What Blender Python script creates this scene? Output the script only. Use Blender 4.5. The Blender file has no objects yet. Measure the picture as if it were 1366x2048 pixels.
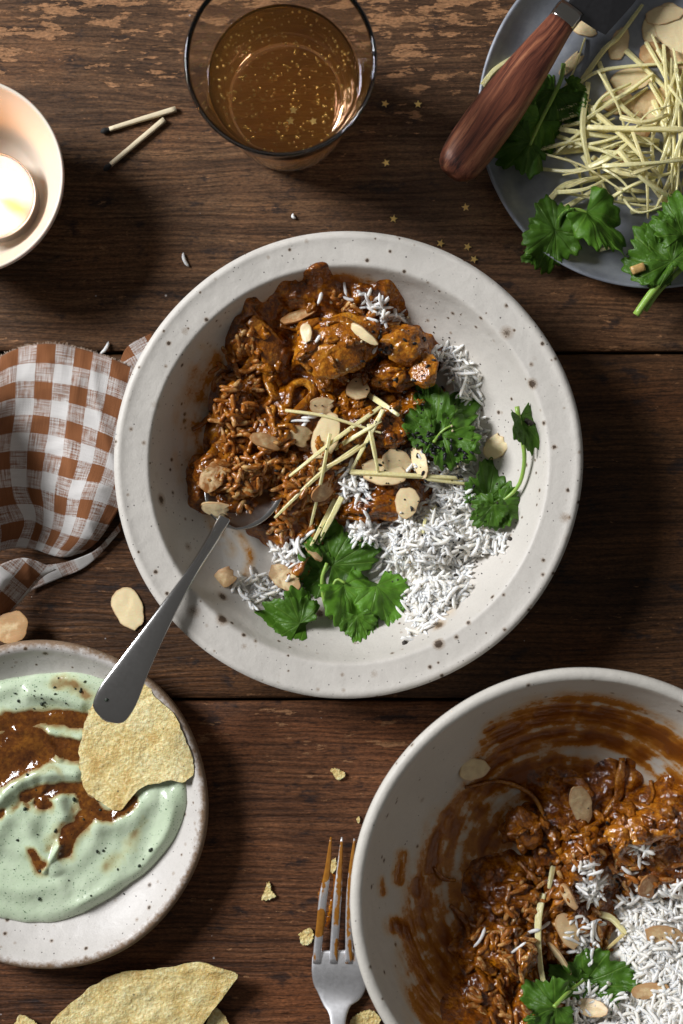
import bpy, math, random
import numpy as np
from mathutils import Vector, Matrix
from mathutils.bvhtree import BVHTree

rng = random.Random(11)
nrs = np.random.RandomState(11)
scene = bpy.context.scene
MM = 0.001
CAM_H = 750.0          # camera height over the table, mm
PPM = 4.0              # photo pixels per mm on the table top

# ---------------------------------------------------------------- camera
cam_data = bpy.data.cameras.new('camera')
cam = bpy.data.objects.new('camera', cam_data)
scene.collection.objects.link(cam)
cam.location = (0, 0, CAM_H * MM)
cam.rotation_euler = (0, 0, 0)
cam_data.sensor_fit = 'VERTICAL'
cam_data.sensor_height = 36.0
cam_data.lens = 36.0 * CAM_H / (2048 / PPM)
cam_data.clip_start = 0.05
cam_data.clip_end = 20.0
cam_data.dof.use_dof = True
cam_data.dof.focus_distance = (CAM_H - 26) * MM
cam_data.dof.aperture_fstop = 6.3
scene.camera = cam

# ---------------------------------------------------------------- light
world = bpy.data.worlds.new('World')
scene.world = world
world.use_nodes = True
wbg = world.node_tree.nodes['Background']
wbg.inputs['Color'].default_value = (1.0, 0.97, 0.93, 1)
wbg.inputs['Strength'].default_value = 0.11


def area_lamp(name, az, elev, dist, size, power, color):
    L = bpy.data.lights.new(name, 'AREA')
    L.shape = 'RECTANGLE'
    L.size, L.size_y = size
    L.energy = power
    L.color = color
    o = bpy.data.objects.new(name, L)
    scene.collection.objects.link(o)
    d = Vector((math.cos(az) * math.cos(elev), math.sin(az) * math.cos(elev), math.sin(elev)))
    o.location = d * dist
    o.rotation_euler = d.to_track_quat('Z', 'Y').to_euler()
    return o


# one soft window to the upper left of the table
area_lamp('window_light', math.radians(152), math.radians(36), 1.7, (0.50, 0.54), 42.0, (0.98, 0.985, 1.0))

vs = scene.view_settings
vs.view_transform = 'Standard'
vs.look = 'None'
vs.exposure = 0.0
vs.gamma = 1.0
scene.cycles.max_bounces = 14
scene.cycles.transmission_bounces = 12
scene.cycles.volume_bounces = 3
scene.cycles.transparent_max_bounces = 12
scene.cycles.sample_clamp_indirect = 60.0
scene.cycles.use_denoising = True


# ---------------------------------------------------------------- helpers
def W(px, py, h=0.0):
    """photo pixel at height h (mm) -> table coordinates in mm"""
    k = (CAM_H - h) / CAM_H / PPM
    return np.array([(px - 683.0) * k, -(py - 1024.0) * k, h])


def PX(x, y, z):
    k = CAM_H / (CAM_H - z) * PPM
    return 683.0 + x * k, 1024.0 - y * k


_perm = np.random.RandomState(5).permutation(512)
_perm = np.concatenate([_perm, _perm, _perm])
_grad = np.random.RandomState(6).normal(size=(512, 3))
_grad /= np.linalg.norm(_grad, axis=1)[:, None]


def perlin(x, y, z=0.0):
    x, y, z = np.broadcast_arrays(np.asarray(x, float), np.asarray(y, float), np.asarray(z, float))
    xi, yi, zi = np.floor(x).astype(int), np.floor(y).astype(int), np.floor(z).astype(int)
    xf, yf, zf = x - xi, y - yi, z - zi
    u, v, w = [t * t * t * (t * (t * 6 - 15) + 10) for t in (xf, yf, zf)]

    def g(i, j, k):
        h = _perm[(_perm[(_perm[(xi + i) % 512] + yi + j) % 512] + zi + k) % 512]
        G = _grad[h]
        return G[..., 0] * (xf - i) + G[..., 1] * (yf - j) + G[..., 2] * (zf - k)
    lerp = lambda a, b, t: a + (b - a) * t
    a = lerp(lerp(g(0, 0, 0), g(1, 0, 0), u), lerp(g(0, 1, 0), g(1, 1, 0), u), v)
    b = lerp(lerp(g(0, 0, 1), g(1, 0, 1), u), lerp(g(0, 1, 1), g(1, 1, 1), u), v)
    return lerp(a, b, w) * 1.5


def fbm(x, y, z=0.0, octv=4):
    s, a, f = 0.0, 1.0, 1.0
    for i in range(octv):
        s = s + a * perlin(np.asarray(x) * f + 17.3 * i, np.asarray(y) * f + 5.1 * i, np.asarray(z) * f)
        a *= 0.5
        f *= 2.03
    return s


def sstep(a, b, x):
    t = np.clip((x - a) / (b - a), 0, 1)
    return t * t * (3 - 2 * t)


def spline(pts, n):
    """Catmull-Rom resample of an (N,k) list to n points, even in arc length"""
    P = np.array(pts, float)
    if len(P) == 2:
        t = np.linspace(0, 1, n)[:, None]
        return P[0] * (1 - t) + P[1] * t
    Q = np.vstack([2 * P[0] - P[1], P, 2 * P[-1] - P[-2]])
    out = []
    for i in range(1, len(Q) - 2):
        t = np.linspace(0, 1, 24, endpoint=False)[:, None]
        a, b, c, d = Q[i - 1], Q[i], Q[i + 1], Q[i + 2]
        out.append(0.5 * (2 * b + (c - a) * t + (2 * a - 5 * b + 4 * c - d) * t ** 2 + (3 * b - a - 3 * c + d) * t ** 3))
    out.append(P[-1:])
    C = np.vstack(out)
    s = np.concatenate([[0], np.cumsum(np.linalg.norm(np.diff(C[:, :min(3, C.shape[1])], axis=0), axis=1))])
    ss = np.linspace(0, s[-1], n)
    return np.stack([np.interp(ss, s, C[:, k]) for k in range(C.shape[1])], 1)


WLOC = {}


def mesh_data(name, V, F, mat, smooth=True, attrs=None, uv=None):
    me = bpy.data.meshes.new(name)
    V = np.asarray(V, float) * MM
    if isinstance(F, np.ndarray):
        n, k = F.shape
        me.vertices.add(len(V))
        me.vertices.foreach_set('co', V.astype(np.float32).ravel())
        me.loops.add(n * k)
        me.loops.foreach_set('vertex_index', F.astype(np.int32).ravel())
        me.polygons.add(n)
        me.polygons.foreach_set('loop_start', np.arange(0, n * k, k, dtype=np.int32))
        me.polygons.foreach_set('loop_total', np.full(n, k, dtype=np.int32))
        me.update(calc_edges=True)
        me.validate()
    else:
        me.from_pydata([tuple(v) for v in V], [], [tuple(int(i) for i in f) for f in F])
        me.update()
    me.polygons.foreach_set('use_smooth', np.full(len(me.polygons), smooth is not False))
    if smooth is not True and smooth is not False:
        me.set_sharp_from_angle(angle=math.radians(smooth))
    if attrs:
        for an, av in attrs.items():
            a = me.attributes.new(an, 'FLOAT', 'POINT')
            a.data.foreach_set('value', np.asarray(av, np.float32))
    if uv is not None:
        l = me.uv_layers.new(name='UVMap')
        idx = np.empty(len(me.loops), np.int32)
        me.loops.foreach_get('vertex_index', idx)
        l.data.foreach_set('uv', np.asarray(uv, np.float32)[idx].ravel())
    if mat is not None:
        me.materials.append(mat)
    return me


def put(name, me, loc=(0, 0, 0), parent=None, mtx=None):
    o = bpy.data.objects.new(name, me)
    scene.collection.objects.link(o)
    wl = np.array(loc, float)
    if parent is not None:
        o.parent = parent
        pl = WLOC[parent.name]
    else:
        pl = np.zeros(3)
    if mtx is not None:
        R = mtx.to_4x4()
        o.matrix_local = Matrix.Translation(Vector((wl - pl) * MM)) @ R
    else:
        o.location = Vector((wl - pl) * MM)
    WLOC[o.name] = wl
    return o


def mk(name, V, F, mat, parent=None, smooth=True, attrs=None, uv=None, origin=None):
    """mesh object from world-space mm vertices; origin at its base centre"""
    V = np.asarray(V, float)
    if origin is None:
        lo, hi = V.min(0), V.max(0)
        origin = np.array([(lo[0] + hi[0]) / 2, (lo[1] + hi[1]) / 2, lo[2]])
    me = mesh_data(name, V - origin, F, mat, smooth, attrs, uv)
    return put(name, me, origin, parent)


def tag(o, label=None, cat=None, group=None, kind=None):
    if label:
        o['label'] = label
    if cat:
        o['category'] = cat
    if group:
        o['group'] = group
    if kind:
        o['kind'] = kind
    return o


def thing(name, label, cat, loc, group=None):
    o = bpy.data.objects.new(name, None)
    scene.collection.objects.link(o)
    o.empty_display_size = 0.005
    o.location = Vector(np.array(loc, float) * MM)
    WLOC[o.name] = np.array(loc, float)
    return tag(o, label, cat, group)


def solidify(o, t, offset=-1.0):
    m = o.modifiers.new('thickness', 'SOLIDIFY')
    m.thickness = t * MM
    m.offset = offset
    return o


def grid_faces(nu, nv, wrap_u=False):
    """quads of an nu x nv vertex grid, index = i*nv + j"""
    I = np.arange(nu if wrap_u else nu - 1)
    J = np.arange(nv - 1)
    i, j = np.meshgrid(I, J, indexing='ij')
    i, j = i.ravel(), j.ravel()
    i2 = (i + 1) % nu
    return np.stack([i * nv + j, i2 * nv + j, i2 * nv + j + 1, i * nv + j + 1], 1)


def lathe(profile, c, nseg=192, wob=None):
    """profile (r,z) list -> V,F around axis at c=(x,y). ends at r=0 are closed by tiny rings"""
    P = np.array(profile, float)
    P[:, 0] = np.maximum(P[:, 0], 0.02)
    th = np.linspace(0, 2 * math.pi, nseg, endpoint=False)
    R = P[None, :, 0] * np.ones((nseg, 1))
    Z = P[None, :, 1] * np.ones((nseg, 1))
    T = th[:, None] * np.ones_like(R)
    if wob:
        R, Z = wob(R, Z, T)
    V = np.stack([c[0] + R * np.cos(T), c[1] + R * np.sin(T), Z], -1).reshape(-1, 3)
    return V, grid_faces(nseg, len(P), True)


def sweep(pts, wid, thk, n=10, e=2.0, up=(0, 0, 1), twist=None, closed_caps=True):
    P = np.array(pts, float)
    N = len(P)
    wid = np.broadcast_to(np.asarray(wid, float), (N,))
    thk = np.broadcast_to(np.asarray(thk, float), (N,))
    T = np.gradient(P, axis=0)
    T /= np.linalg.norm(T, axis=1)[:, None] + 1e-9
    S = np.cross(T, np.array(up, float)[None])
    S /= np.linalg.norm(S, axis=1)[:, None] + 1e-9
    U = np.cross(S, T)
    if twist is not None:
        tw = np.broadcast_to(np.asarray(twist, float), (N,))[:, None]
        S, U = S * np.cos(tw) + U * np.sin(tw), -S * np.sin(tw) + U * np.cos(tw)
    a = np.linspace(0, 2 * math.pi, n, endpoint=False) + (math.pi / n)
    ca, sa = np.cos(a), np.sin(a)
    cx = np.sign(ca) * np.abs(ca) ** (2 / e)
    cy = np.sign(sa) * np.abs(sa) ** (2 / e)
    V = P[:, None] + S[:, None] * (cx[None, :, None] * wid[:, None, None] / 2) + U[:, None] * (cy[None, :, None] * thk[:, None, None] / 2)
    V = V.reshape(-1, 3)
    F = []
    for i in range(N - 1):
        for j in range(n):
            F.append((i * n + j, i * n + (j + 1) % n, (i + 1) * n + (j + 1) % n, (i + 1) * n + j))
    V = np.vstack([V, P[:1], P[-1:]])
    k = N * n
    for j in range(n):
        F.append((k, (j + 1) % n, j))
        F.append((k + 1, (N - 1) * n + j, (N - 1) * n + (j + 1) % n))
    return V, F


def sheet(outline, c, rings=8, zf=None):
    """star-shaped sheet from a closed outline (N,2) about centre c; zf(x,y,t)->z. returns V,F,t"""
    O = np.array(outline, float)
    N = len(O)
    ts = np.linspace(0, 1, rings + 1)[1:]
    V, T = [(c[0], c[1])], [0.0]
    for t in ts:
        for p in O:
            V.append((c[0] + (p[0] - c[0]) * t, c[1] + (p[1] - c[1]) * t))
            T.append(t)
    V = np.array(V)
    T = np.array(T)
    z = zf(V[:, 0], V[:, 1], T) if zf else np.zeros(len(V))
    F = [(0, 1 + j, 1 + (j + 1) % N) for j in range(N)]
    for r in range(rings - 1):
        b = 1 + r * N
        for j in range(N):
            F.append((b + j, b + N + j, b + N + (j + 1) % N, b + (j + 1) % N))
    return np.c_[V, z], F, T


def slab(V, F, n_out, thick):
    """close a sheet into a slab of a thickness: bottom copy and a side band (last n_out verts = outline)"""
    m = len(V)
    B = V.copy()
    B[:, 2] -= thick
    F2 = list(F) + [tuple(i + m for i in reversed(f)) for f in F]
    o = m - n_out
    for j in range(n_out):
        a, b = o + j, o + (j + 1) % n_out
        F2.append((a, a + m, b + m, b))
    return np.vstack([V, B]), F2


# surfaces that later pieces rest on
SURF = []


def register(V, F):
    V = np.asarray(V, float)
    bv = BVHTree.FromPolygons([Vector(v) for v in V], [tuple(int(i) for i in f) for f in F])
    SURF.append((bv, V[:, :2].min(0) - 0.5, V[:, :2].max(0) + 0.5))


def drop(x, y, default=0.0):
    best, nb = default, Vector((0, 0, 1))
    for bv, lo, hi in SURF:
        if lo[0] <= x <= hi[0] and lo[1] <= y <= hi[1]:
            r = bv.ray_cast(Vector((x, y, 300.0)), Vector((0, 0, -1)))
            if r[0] is not None and r[0].z > best:
                best, nb = r[0].z, r[1]
    if nb.z < 0:
        nb = -nb
    return best, nb


def hit(px, py):
    """what the photo pixel lands on: solve the height along the view ray"""
    o = Vector((0, 0, CAM_H))
    d = (Vector(W(px, py, 0)) - o).normalized()
    tb, nb = -o.z / d.z, Vector((0, 0, 1))
    for bv, lo, hi in SURF:
        r = bv.ray_cast(o, d)
        if r[0] is not None and r[3] < tb:
            tb, nb = r[3], r[1]
    if nb.z < 0:
        nb = -nb
    return np.array(o + d * tb), nb


# ---------------------------------------------------------------- material helper
class Mat:
    def __init__(s, name):
        s.m = bpy.data.materials.new(name)
        s.m.use_nodes = True
        s.t = s.m.node_tree
        s.b = s.t.nodes['Principled BSDF']
        s.out = s.t.nodes['Material Output']

    def lk(s, v, sock):
        if isinstance(v, bpy.types.NodeSocket):
            s.t.links.new(v, sock)
        elif isinstance(v, (tuple, list)) and len(v) == 3 and sock.type == 'RGBA':
            sock.default_value = (*v, 1)
        else:
            sock.default_value = v

    def n(s, typ, ins=None, **props):
        nd = s.t.nodes.new(typ)
        for k, v in props.items():
            setattr(nd, k, v)
        for k, v in (ins or {}).items():
            s.lk(v, nd.inputs[k])
        return nd

    def math(s, op, a, b=0.0, c=0.0, clamp=False):
        return s.n('ShaderNodeMath', {0: a, 1: b, 2: c}, operation=op, use_clamp=clamp).outputs[0]

    def mix(s, f, a, b, blend='MIX'):
        nd = s.n('ShaderNodeMix', {0: f, 6: a, 7: b}, data_type='RGBA', blend_type=blend)
        return nd.outputs[2]

    def mixf(s, f, a, b):
        return s.n('ShaderNodeMix', {0: f, 2: a, 3: b}, data_type='FLOAT').outputs[0]

    def obj(s, scale=(1, 1, 1), loc=(0, 0, 0), rot=(0, 0, 0)):
        """object coordinates in mm, scaled"""
        tc = s.n('ShaderNodeTexCoord')
        mp = s.n('ShaderNodeMapping', {'Vector': tc.outputs['Object'], 'Scale': tuple(1000 * k for k in scale), 'Location': loc, 'Rotation': rot})
        return mp.outputs[0]

    def noise(s, vec, scale=1.0, detail=3.0, rough=0.5, dist=0.0):
        return s.n('ShaderNodeTexNoise', {'Vector': vec, 'Scale': scale, 'Detail': detail, 'Roughness': rough, 'Distortion': dist}).outputs[0]

    def vor(s, vec, scale, feature='F1', rnd=1.0):
        return s.n('ShaderNodeTexVoronoi', {'Vector': vec, 'Scale': scale, 'Randomness': rnd}, feature=feature)

    def rng(s, v, a, b, c=0.0, d=1.0):
        return s.n('ShaderNodeMapRange', {0: v, 1: a, 2: b, 3: c, 4: d}, clamp=True).outputs[0]

    def ramp(s, f, stops, interp='LINEAR'):
        nd = s.n('ShaderNodeValToRGB', {0: f})
        cr = nd.color_ramp
        cr.interpolation = interp
        while len(cr.elements) < len(stops):
            cr.elements.new(0.5)
        for e, (p, c) in zip(cr.elements, stops):
            e.position = p
            e.color = (*c, 1)
        return nd.outputs[0]

    def bump(s, h, dist, strength=1.0, prev=None):
        ins = {'Height': h, 'Distance': dist * MM, 'Strength': strength}
        if prev is not None:
            ins['Normal'] = prev
        return s.n('ShaderNodeBump', ins).outputs[0]

    def attr(s, name):
        return s.n('ShaderNodeAttribute', attribute_name=name).outputs['Fac']

    def ocol(s):
        c = s.n('ShaderNodeObjectInfo').outputs['Color']
        sp = s.n('ShaderNodeSeparateColor', {0: c})
        return sp.outputs

    def rand(s):
        return s.n('ShaderNodeObjectInfo').outputs['Random']

    def set(s, **kw):
        names = dict(color='Base Color', rough='Roughness', metal='Metallic', normal='Normal', sss='Subsurface Weight', sss_scale='Subsurface Scale',
                     sss_rad='Subsurface Radius', coat='Coat Weight', coat_rough='Coat Roughness', trans='Transmission Weight', ior='IOR', spec='Specular IOR Level',
                     sheen='Sheen Weight', emit='Emission Color', emit_s='Emission Strength')
        for k, v in kw.items():
            s.lk(v, s.b.inputs[names[k]])
        return s


# ---------------------------------------------------------------- materials
def wood_material(name, dark, mid, light, flake_t, flake_far, seed, tint=1.0):
    M = Mat(name)
    L = (seed * 37.0, seed * 11.0, seed * 5.0)
    warp = M.noise(M.obj((0.005, 0.010, 0.01), L), 1.0, 3)
    tc = M.obj((1, 1, 1))
    sep = M.n('ShaderNodeSeparateXYZ', {0: tc})
    x, y = sep.outputs[0], sep.outputs[1]
    yw = M.math('ADD', y, M.math('MULTIPLY', M.math('SUBTRACT', warp, 0.5), 22.0))

    def along(fx, fy, z, det=3, ro=0.6):
        v = M.n('ShaderNodeCombineXYZ', {0: M.math('MULTIPLY', x, fx), 1: M.math('MULTIPLY', yw, fy), 2: seed * z}).outputs[0]
        return M.noise(v, 1.0, det, ro)
    g1 = along(0.005, 0.16, 3.7, 4, 0.65)
    g2 = along(0.025, 0.75, 1.3, 3, 0.6)
    g3 = along(0.10, 1.9, 2.3, 2, 0.6)
    # growth-ring ridges about 3 mm apart
    ph = M.math('ADD', M.math('MULTIPLY', yw, 2.05), M.math('MULTIPLY', M.math('SUBTRACT', along(0.012, 0.10, 5.1, 3), 0.5), 16.0))
    ring = M.math('POWER', M.math('MULTIPLY_ADD', M.math('SINE', ph), 0.5, 0.5), 0.55)
    ringa = M.rng(along(0.012, 0.05, 7.7, 2), 0.35, 0.6, 0.25, 1.0)
    ring = M.mixf(ringa, 0.75, ring)
    g = M.math('ADD', M.math('MULTIPLY', g1, 0.50), M.math('ADD', M.math('MULTIPLY', g2, 0.30), M.math('MULTIPLY', g3, 0.20)))
    col = M.ramp(g, [(0.34, dark), (0.48, mid), (0.60, tuple(0.5 * (a + b) for a, b in zip(mid, light))), (0.70, light)])
    col = M.mix(M.rng(ring, 0.0, 0.75, 0.62, 0.0), col, dark)
    big = M.noise(M.obj((0.012, 0.022, 0.02), L), 1.0, 4, 0.6)
    col = M.mix(1.0, col, M.ramp(big, [(0.25, (0.45, 0.45, 0.47)), (0.5, (1, 1, 1)), (0.75, (1.45, 1.27, 1.1))]), 'MULTIPLY')
    pore = M.noise(M.obj((0.16, 1.1, 1), L), 1.0, 2, 0.5)
    col = M.mix(M.rng(pore, 0.58, 0.70, 0.0, 0.7), col, dark)
    st = M.noise(M.obj((0.045, 0.085, 0.07), (L[1], L[2], L[0])), 1.0, 5, 0.66)
    col = M.mix(M.rng(st, 0.57, 0.65, 0, 0.72), col, (0.010, 0.0095, 0.012))
    # flakes where the old varnish is gone
    fl = M.noise(M.obj((0.055, 0.19, 0.1), L), 1.0, 5, 0.68)
    zone = M.noise(M.obj((0.011, 0.018, 0.02), (L[2], L[0], L[1])), 1.0, 3)
    far = M.rng(y, -25.0, 55.0, 0.0, flake_far)
    fv = M.math('ADD', fl, M.math('ADD', M.math('MULTIPLY', M.math('SUBTRACT', zone, 0.5), 0.34), far))
    fmask = M.rng(fv, flake_t, flake_t + 0.025)
    fcol = M.mix(M.noise(M.obj((0.3, 0.9, 0.5)), 1.0, 2), (0.20 * tint, 0.10 * tint, 0.048 * tint), (0.38 * tint, 0.215 * tint, 0.115 * tint))
    col = M.mix(M.math('MULTIPLY', fmask, 0.85), col, fcol)
    v = M.vor(M.obj((0.085, 0.085, 0.085), L), 1.0)
    sp = M.math('LESS_THAN', v.outputs['Distance'], M.math('MULTIPLY', M.n('ShaderNodeSeparateColor', {0: v.outputs['Color']}).outputs[0], 0.05))
    col = M.mix(M.math('MULTIPLY', sp, 0.75), col, (0.40, 0.40, 0.43))
    chips = M.noise(M.obj((0.10, 0.36, 0.2), (L[1], L[0], L[2])), 1.0, 4, 0.7)
    cz = M.noise(M.obj((0.02, 0.03, 0.02), (L[0], L[2], L[1])), 1.0, 2)
    cm = M.rng(M.math('ADD', chips, M.math('MULTIPLY', M.math('SUBTRACT', cz, 0.5), 0.3)), 0.66, 0.69, 0, 0.7)
    col = M.mix(cm, col, fcol)
    grit = M.noise(M.obj((0.55, 1.3, 1.0), L), 1.0, 3, 0.7)
    col = M.mix(1.0, col, M.ramp(grit, [(0.3, (0.55, 0.55, 0.55)), (0.5, (1, 1, 1)), (0.7, (1.5, 1.45, 1.4))]), 'MULTIPLY')
    col = M.mix(1.0, col, (1.04, 0.98, 0.90), 'MULTIPLY')
    M.set(color=col, rough=M.rng(g, 0.3, 0.7, 0.68, 0.5), spec=0.2)
    nb = M.bump(M.math('ADD', g, M.math('MULTIPLY', ring, 0.30)), 1.0, 0.7)
    nb = M.bump(M.math('SUBTRACT', pore, M.math('MULTIPLY', fmask, 0.4)), 0.5, 0.7, nb)
    M.set(normal=nb)
    return M.m


def ceramic_material(name, base, rim_brown=0.0, rim_r=0.0, big=1.0, rough=0.5, sauce=False, sparse=0.0):
    M = Mat(name)
    o = M.obj()
    cl = M.noise(o, 0.035, 4, 0.6)
    col = M.mix(cl, tuple(c * 0.86 for c in base), tuple(min(1, c * 1.1) for c in base))
    col = M.mix(M.rng(M.noise(o, 1.1, 2), 0.45, 0.75, 0, 0.22), col, tuple(c * 0.72 for c in base))

    def specks(scale, rmin, rmax, keep, colr, halo, seed):
        nonlocal col
        v = M.vor(M.n('ShaderNodeVectorMath', {0: o, 1: (seed, seed * 2, seed * 3)}, operation='ADD').outputs[0], scale)
        sp = M.n('ShaderNodeSeparateColor', {0: v.outputs['Color']})
        d = M.math('ADD', M.math('DIVIDE', v.outputs['Distance'], scale), M.math('MULTIPLY', M.math('SUBTRACT', M.noise(o, 1.6, 3), 0.5), 0.75 * rmax))
        r = M.rng(sp.outputs[0], keep, 1.0, rmin, rmax)
        on = M.math('GREATER_THAN', sp.outputs[0], keep)
        if halo:
            hm = M.math('MULTIPLY', M.rng(M.math('DIVIDE', d, r), 0.7, 1.8, 0.75, 0.0), on)
            col = M.mix(hm, col, (0.20, 0.11, 0.04))
        mk_ = M.math('MULTIPLY', M.rng(M.math('DIVIDE', d, r), 0.75, 1.1, 1.0, 0.0), on)
        col = M.mix(M.math('MULTIPLY', mk_, 0.9), col, colr)
    specks(0.36, 0.16, 0.42, 0.30 + sparse, (0.05, 0.04, 0.035), False, 3.1)
    specks(0.17, 0.36, 0.95, 0.36 + sparse, (0.035, 0.022, 0.014), True, 7.7)
    specks(0.068, 0.7, 2.3 * big, 0.40 + sparse, (0.04, 0.022, 0.011), True, 13.3)
    if rim_brown > 0:
        sp = M.n('ShaderNodeSeparateXYZ', {0: o})
        rr = M.math('SQRT', M.math('ADD', M.math('POWER', sp.outputs[0], 2.0), M.math('POWER', sp.outputs[1], 2.0)))
        nz = M.noise(o, 0.35, 5, 0.7)
        e = M.rng(M.math('ADD', rr, M.math('MULTIPLY', M.math('SUBTRACT', nz, 0.5), 9.0)), rim_r - 2.2, rim_r + 0.9)
        col = M.mix(M.math('MULTIPLY', e, rim_brown), col, M.mix(M.noise(o, 0.8, 3), (0.13, 0.07, 0.035), (0.30, 0.2, 0.12)))
        gl = M.noise(o, 0.55, 4, 0.75)
        col = M.mix(M.rng(gl, 0.66, 0.74, 0, 0.5), col, (0.22, 0.13, 0.07))
    grain = M.noise(o, 1.9, 3, 0.6)
    nb = M.bump(grain, 0.13, 0.7)
    nb = M.bump(M.noise(o, 0.09, 3), 1.3, 0.5, nb)
    ro = rough
    if sauce:
        a = M.attr('sauce')
        fine = M.noise(o, 0.6, 4, 0.65)
        a2 = M.math('ADD', a, M.math('MULTIPLY', M.math('SUBTRACT', fine, 0.5), M.math('MULTIPLY', M.rng(a, 0.02, 0.3), 0.45)))
        scol = M.ramp(a2, [(0.06, (0.58, 0.36, 0.11)), (0.30, (0.44, 0.18, 0.022)), (0.60, (0.30, 0.098, 0.009)), (0.95, (0.19, 0.052, 0.005))])
        amt = M.rng(a2, 0.02, 0.34)
        col = M.mix(amt, col, scol)
        ro = M.mixf(amt, rough, 0.2)
        nb = M.bump(a2, 0.8, 0.7, nb)
    M.set(color=col, rough=ro, normal=nb, spec=0.42)
    return M.m


def sauce_material(name, c1, c2, c3, rough=0.2, bump=1.3):
    M = Mat(name)
    o = M.obj()
    n1 = M.noise(o, 0.10, 4, 0.6)
    n2 = M.noise(o, 0.55, 4, 0.62)
    f = M.math('ADD', M.math('MULTIPLY', n1, 0.6), M.math('MULTIPLY', n2, 0.4))
    col = M.ramp(f, [(0.36, c1), (0.5, c2), (0.64, c3)])
    v = M.vor(o, 0.42)
    sp = M.math('LESS_THAN', v.outputs['Distance'], M.math('MULTIPLY', M.n('ShaderNodeSeparateColor', {0: v.outputs['Color']}).outputs[1], 0.15))
    col = M.mix(M.math('MULTIPLY', sp, 0.75), col, (0.018, 0.009, 0.005))
    nb = M.bump(M.noise(o, 0.38, 3, 0.5), bump * 1.2, 0.7)
    nb = M.bump(M.noise(o, 1.5, 3, 0.55), 0.07 * bump, 0.6, nb)
    M.set(color=col, rough=M.rng(M.noise(o, 0.8, 2), 0.3, 0.7, rough * 0.8, rough * 1.7), normal=nb, spec=0.8, sss=0.06, sss_scale=0.002, sss_rad=(1.0, 0.4, 0.15),
          coat=0.0)
    return M.m


def rice_material(name, c1, c2, sauced=False):
    M = Mat(name)
    o = M.obj()
    t = M.attr('tone')
    col = M.mix(t, c1, c2)
    n = M.noise(o, 0.5, 3)
    if sauced:
        col = M.mix(M.rng(n, 0.38, 0.56, 0, 0.95), col, (0.30, 0.092, 0.009))
    M.set(color=col, rough=0.3 if sauced else 0.42, sss=0.85, sss_scale=0.0022, sss_rad=(1, 0.9, 0.8), spec=0.45, normal=M.bump(n, 0.25, 0.5))
    if sauced:
        M.set(rough=0.22)
    return M.m


def leaf_material(name, c1, c2, cv):
    M = Mat(name)
    uv = M.n('ShaderNodeUVMap').outputs[0]
    sp = M.n('ShaderNodeSeparateXYZ', {0: uv})
    a, r = sp.outputs[0], sp.outputs[1]          # a: vein angle coordinate, r: 0 base .. 1 edge
    o = M.obj()
    n = M.noise(o, 0.28, 4, 0.6)
    col = M.mix(n, c1, c2)
    col = M.mix(M.ocol()[0], col, M.mix(n, tuple(min(1, k * 1.9) for k in c1), tuple(min(1, k * 1.9) for k in c2)))
    # radiating veins
    fr = M.math('ABSOLUTE', M.math('SUBTRACT', M.math('FRACT', M.math('ADD', M.math('MULTIPLY', a, 7.0), 0.5)), 0.5))
    w = M.math('MULTIPLY', fr, M.math('ADD', r, 0.15))
    vein = M.rng(w, 0.0, 0.055, 0.9, 0.0)
    # side veins
    s = M.math('ADD', M.math('MULTIPLY', r, 11.0), M.math('MULTIPLY', fr, 5.0))
    sv = M.rng(M.math('ABSOLUTE', M.math('SUBTRACT', M.math('FRACT', s), 0.5)), 0.0, 0.10, 0.28, 0.0)
    vv = M.math('MAXIMUM', vein, sv)
    col = M.mix(M.math('MULTIPLY', vv, 0.34), col, cv)
    nb = M.bump(M.math('SUBTRACT', n, M.math('MULTIPLY', vv, 0.5)), 0.7, 0.7)
    M.set(color=col, rough=0.42, spec=0.42, normal=nb)
    tr = M.n('ShaderNodeBsdfTranslucent', {'Color': M.mix(0.5, col, cv)})
    ms = M.n('ShaderNodeMixShader', {0: 0.36, 1: M.b.outputs[0], 2: tr.outputs[0]})
    M.t.links.new(ms.outputs[0], M.out.inputs[0])
    return M.m


def simple(name, color, rough=0.5, metal=0.0, var=0.15, scale=0.4, bump=0.0, bscale=1.0, **kw):
    M = Mat(name)
    o = M.obj()
    n = M.noise(o, scale, 4, 0.6)
    col = M.mix(n, tuple(max(0, c * (1 - var)) for c in color), tuple(min(1, c * (1 + var)) for c in color))
    M.set(color=col, rough=rough, metal=metal, **kw)
    if bump:
        M.set(normal=M.bump(M.noise(o, bscale, 4, 0.6), bump, 0.8))
    return M.m


m_plank = [
    wood_material('plank_wood_grey_brown', (0.020, 0.0105, 0.0058), (0.088, 0.047, 0.025), (0.20, 0.115, 0.062), 0.685, 0.20, 1.0),
    wood_material('plank_wood_dark', (0.014, 0.0068, 0.0035), (0.058, 0.028, 0.013), (0.135, 0.067, 0.030), 0.735, 0.05, 2.0, 0.8),
    wood_material('plank_wood_red_brown', (0.020, 0.009, 0.005), (0.105, 0.046, 0.023), (0.225, 0.104, 0.050), 0.685, 0.06, 3.0, 1.0),
]
m_cer_main = ceramic_material('stoneware_speckled', (0.595, 0.563, 0.515), big=1.15, sauce=True)
m_cer_big = ceramic_material('stoneware_white_matte', (0.595, 0.565, 0.51), big=0.6, sauce=True, sparse=0.42)
m_cer_plate = ceramic_material('stoneware_brown_rim', (0.58, 0.55, 0.52), rim_brown=0.95, rim_r=78.0, big=0.5, rough=0.42)
m_sauce = sauce_material('curry_sauce', (0.046, 0.0105, 0.0010), (0.20, 0.052, 0.0022), (0.50, 0.182, 0.006), 0.09)
m_chicken = sauce_material('curry_chicken', (0.13, 0.032, 0.0022), (0.36, 0.115, 0.006), (0.62, 0.28, 0.025), 0.11)
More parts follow.
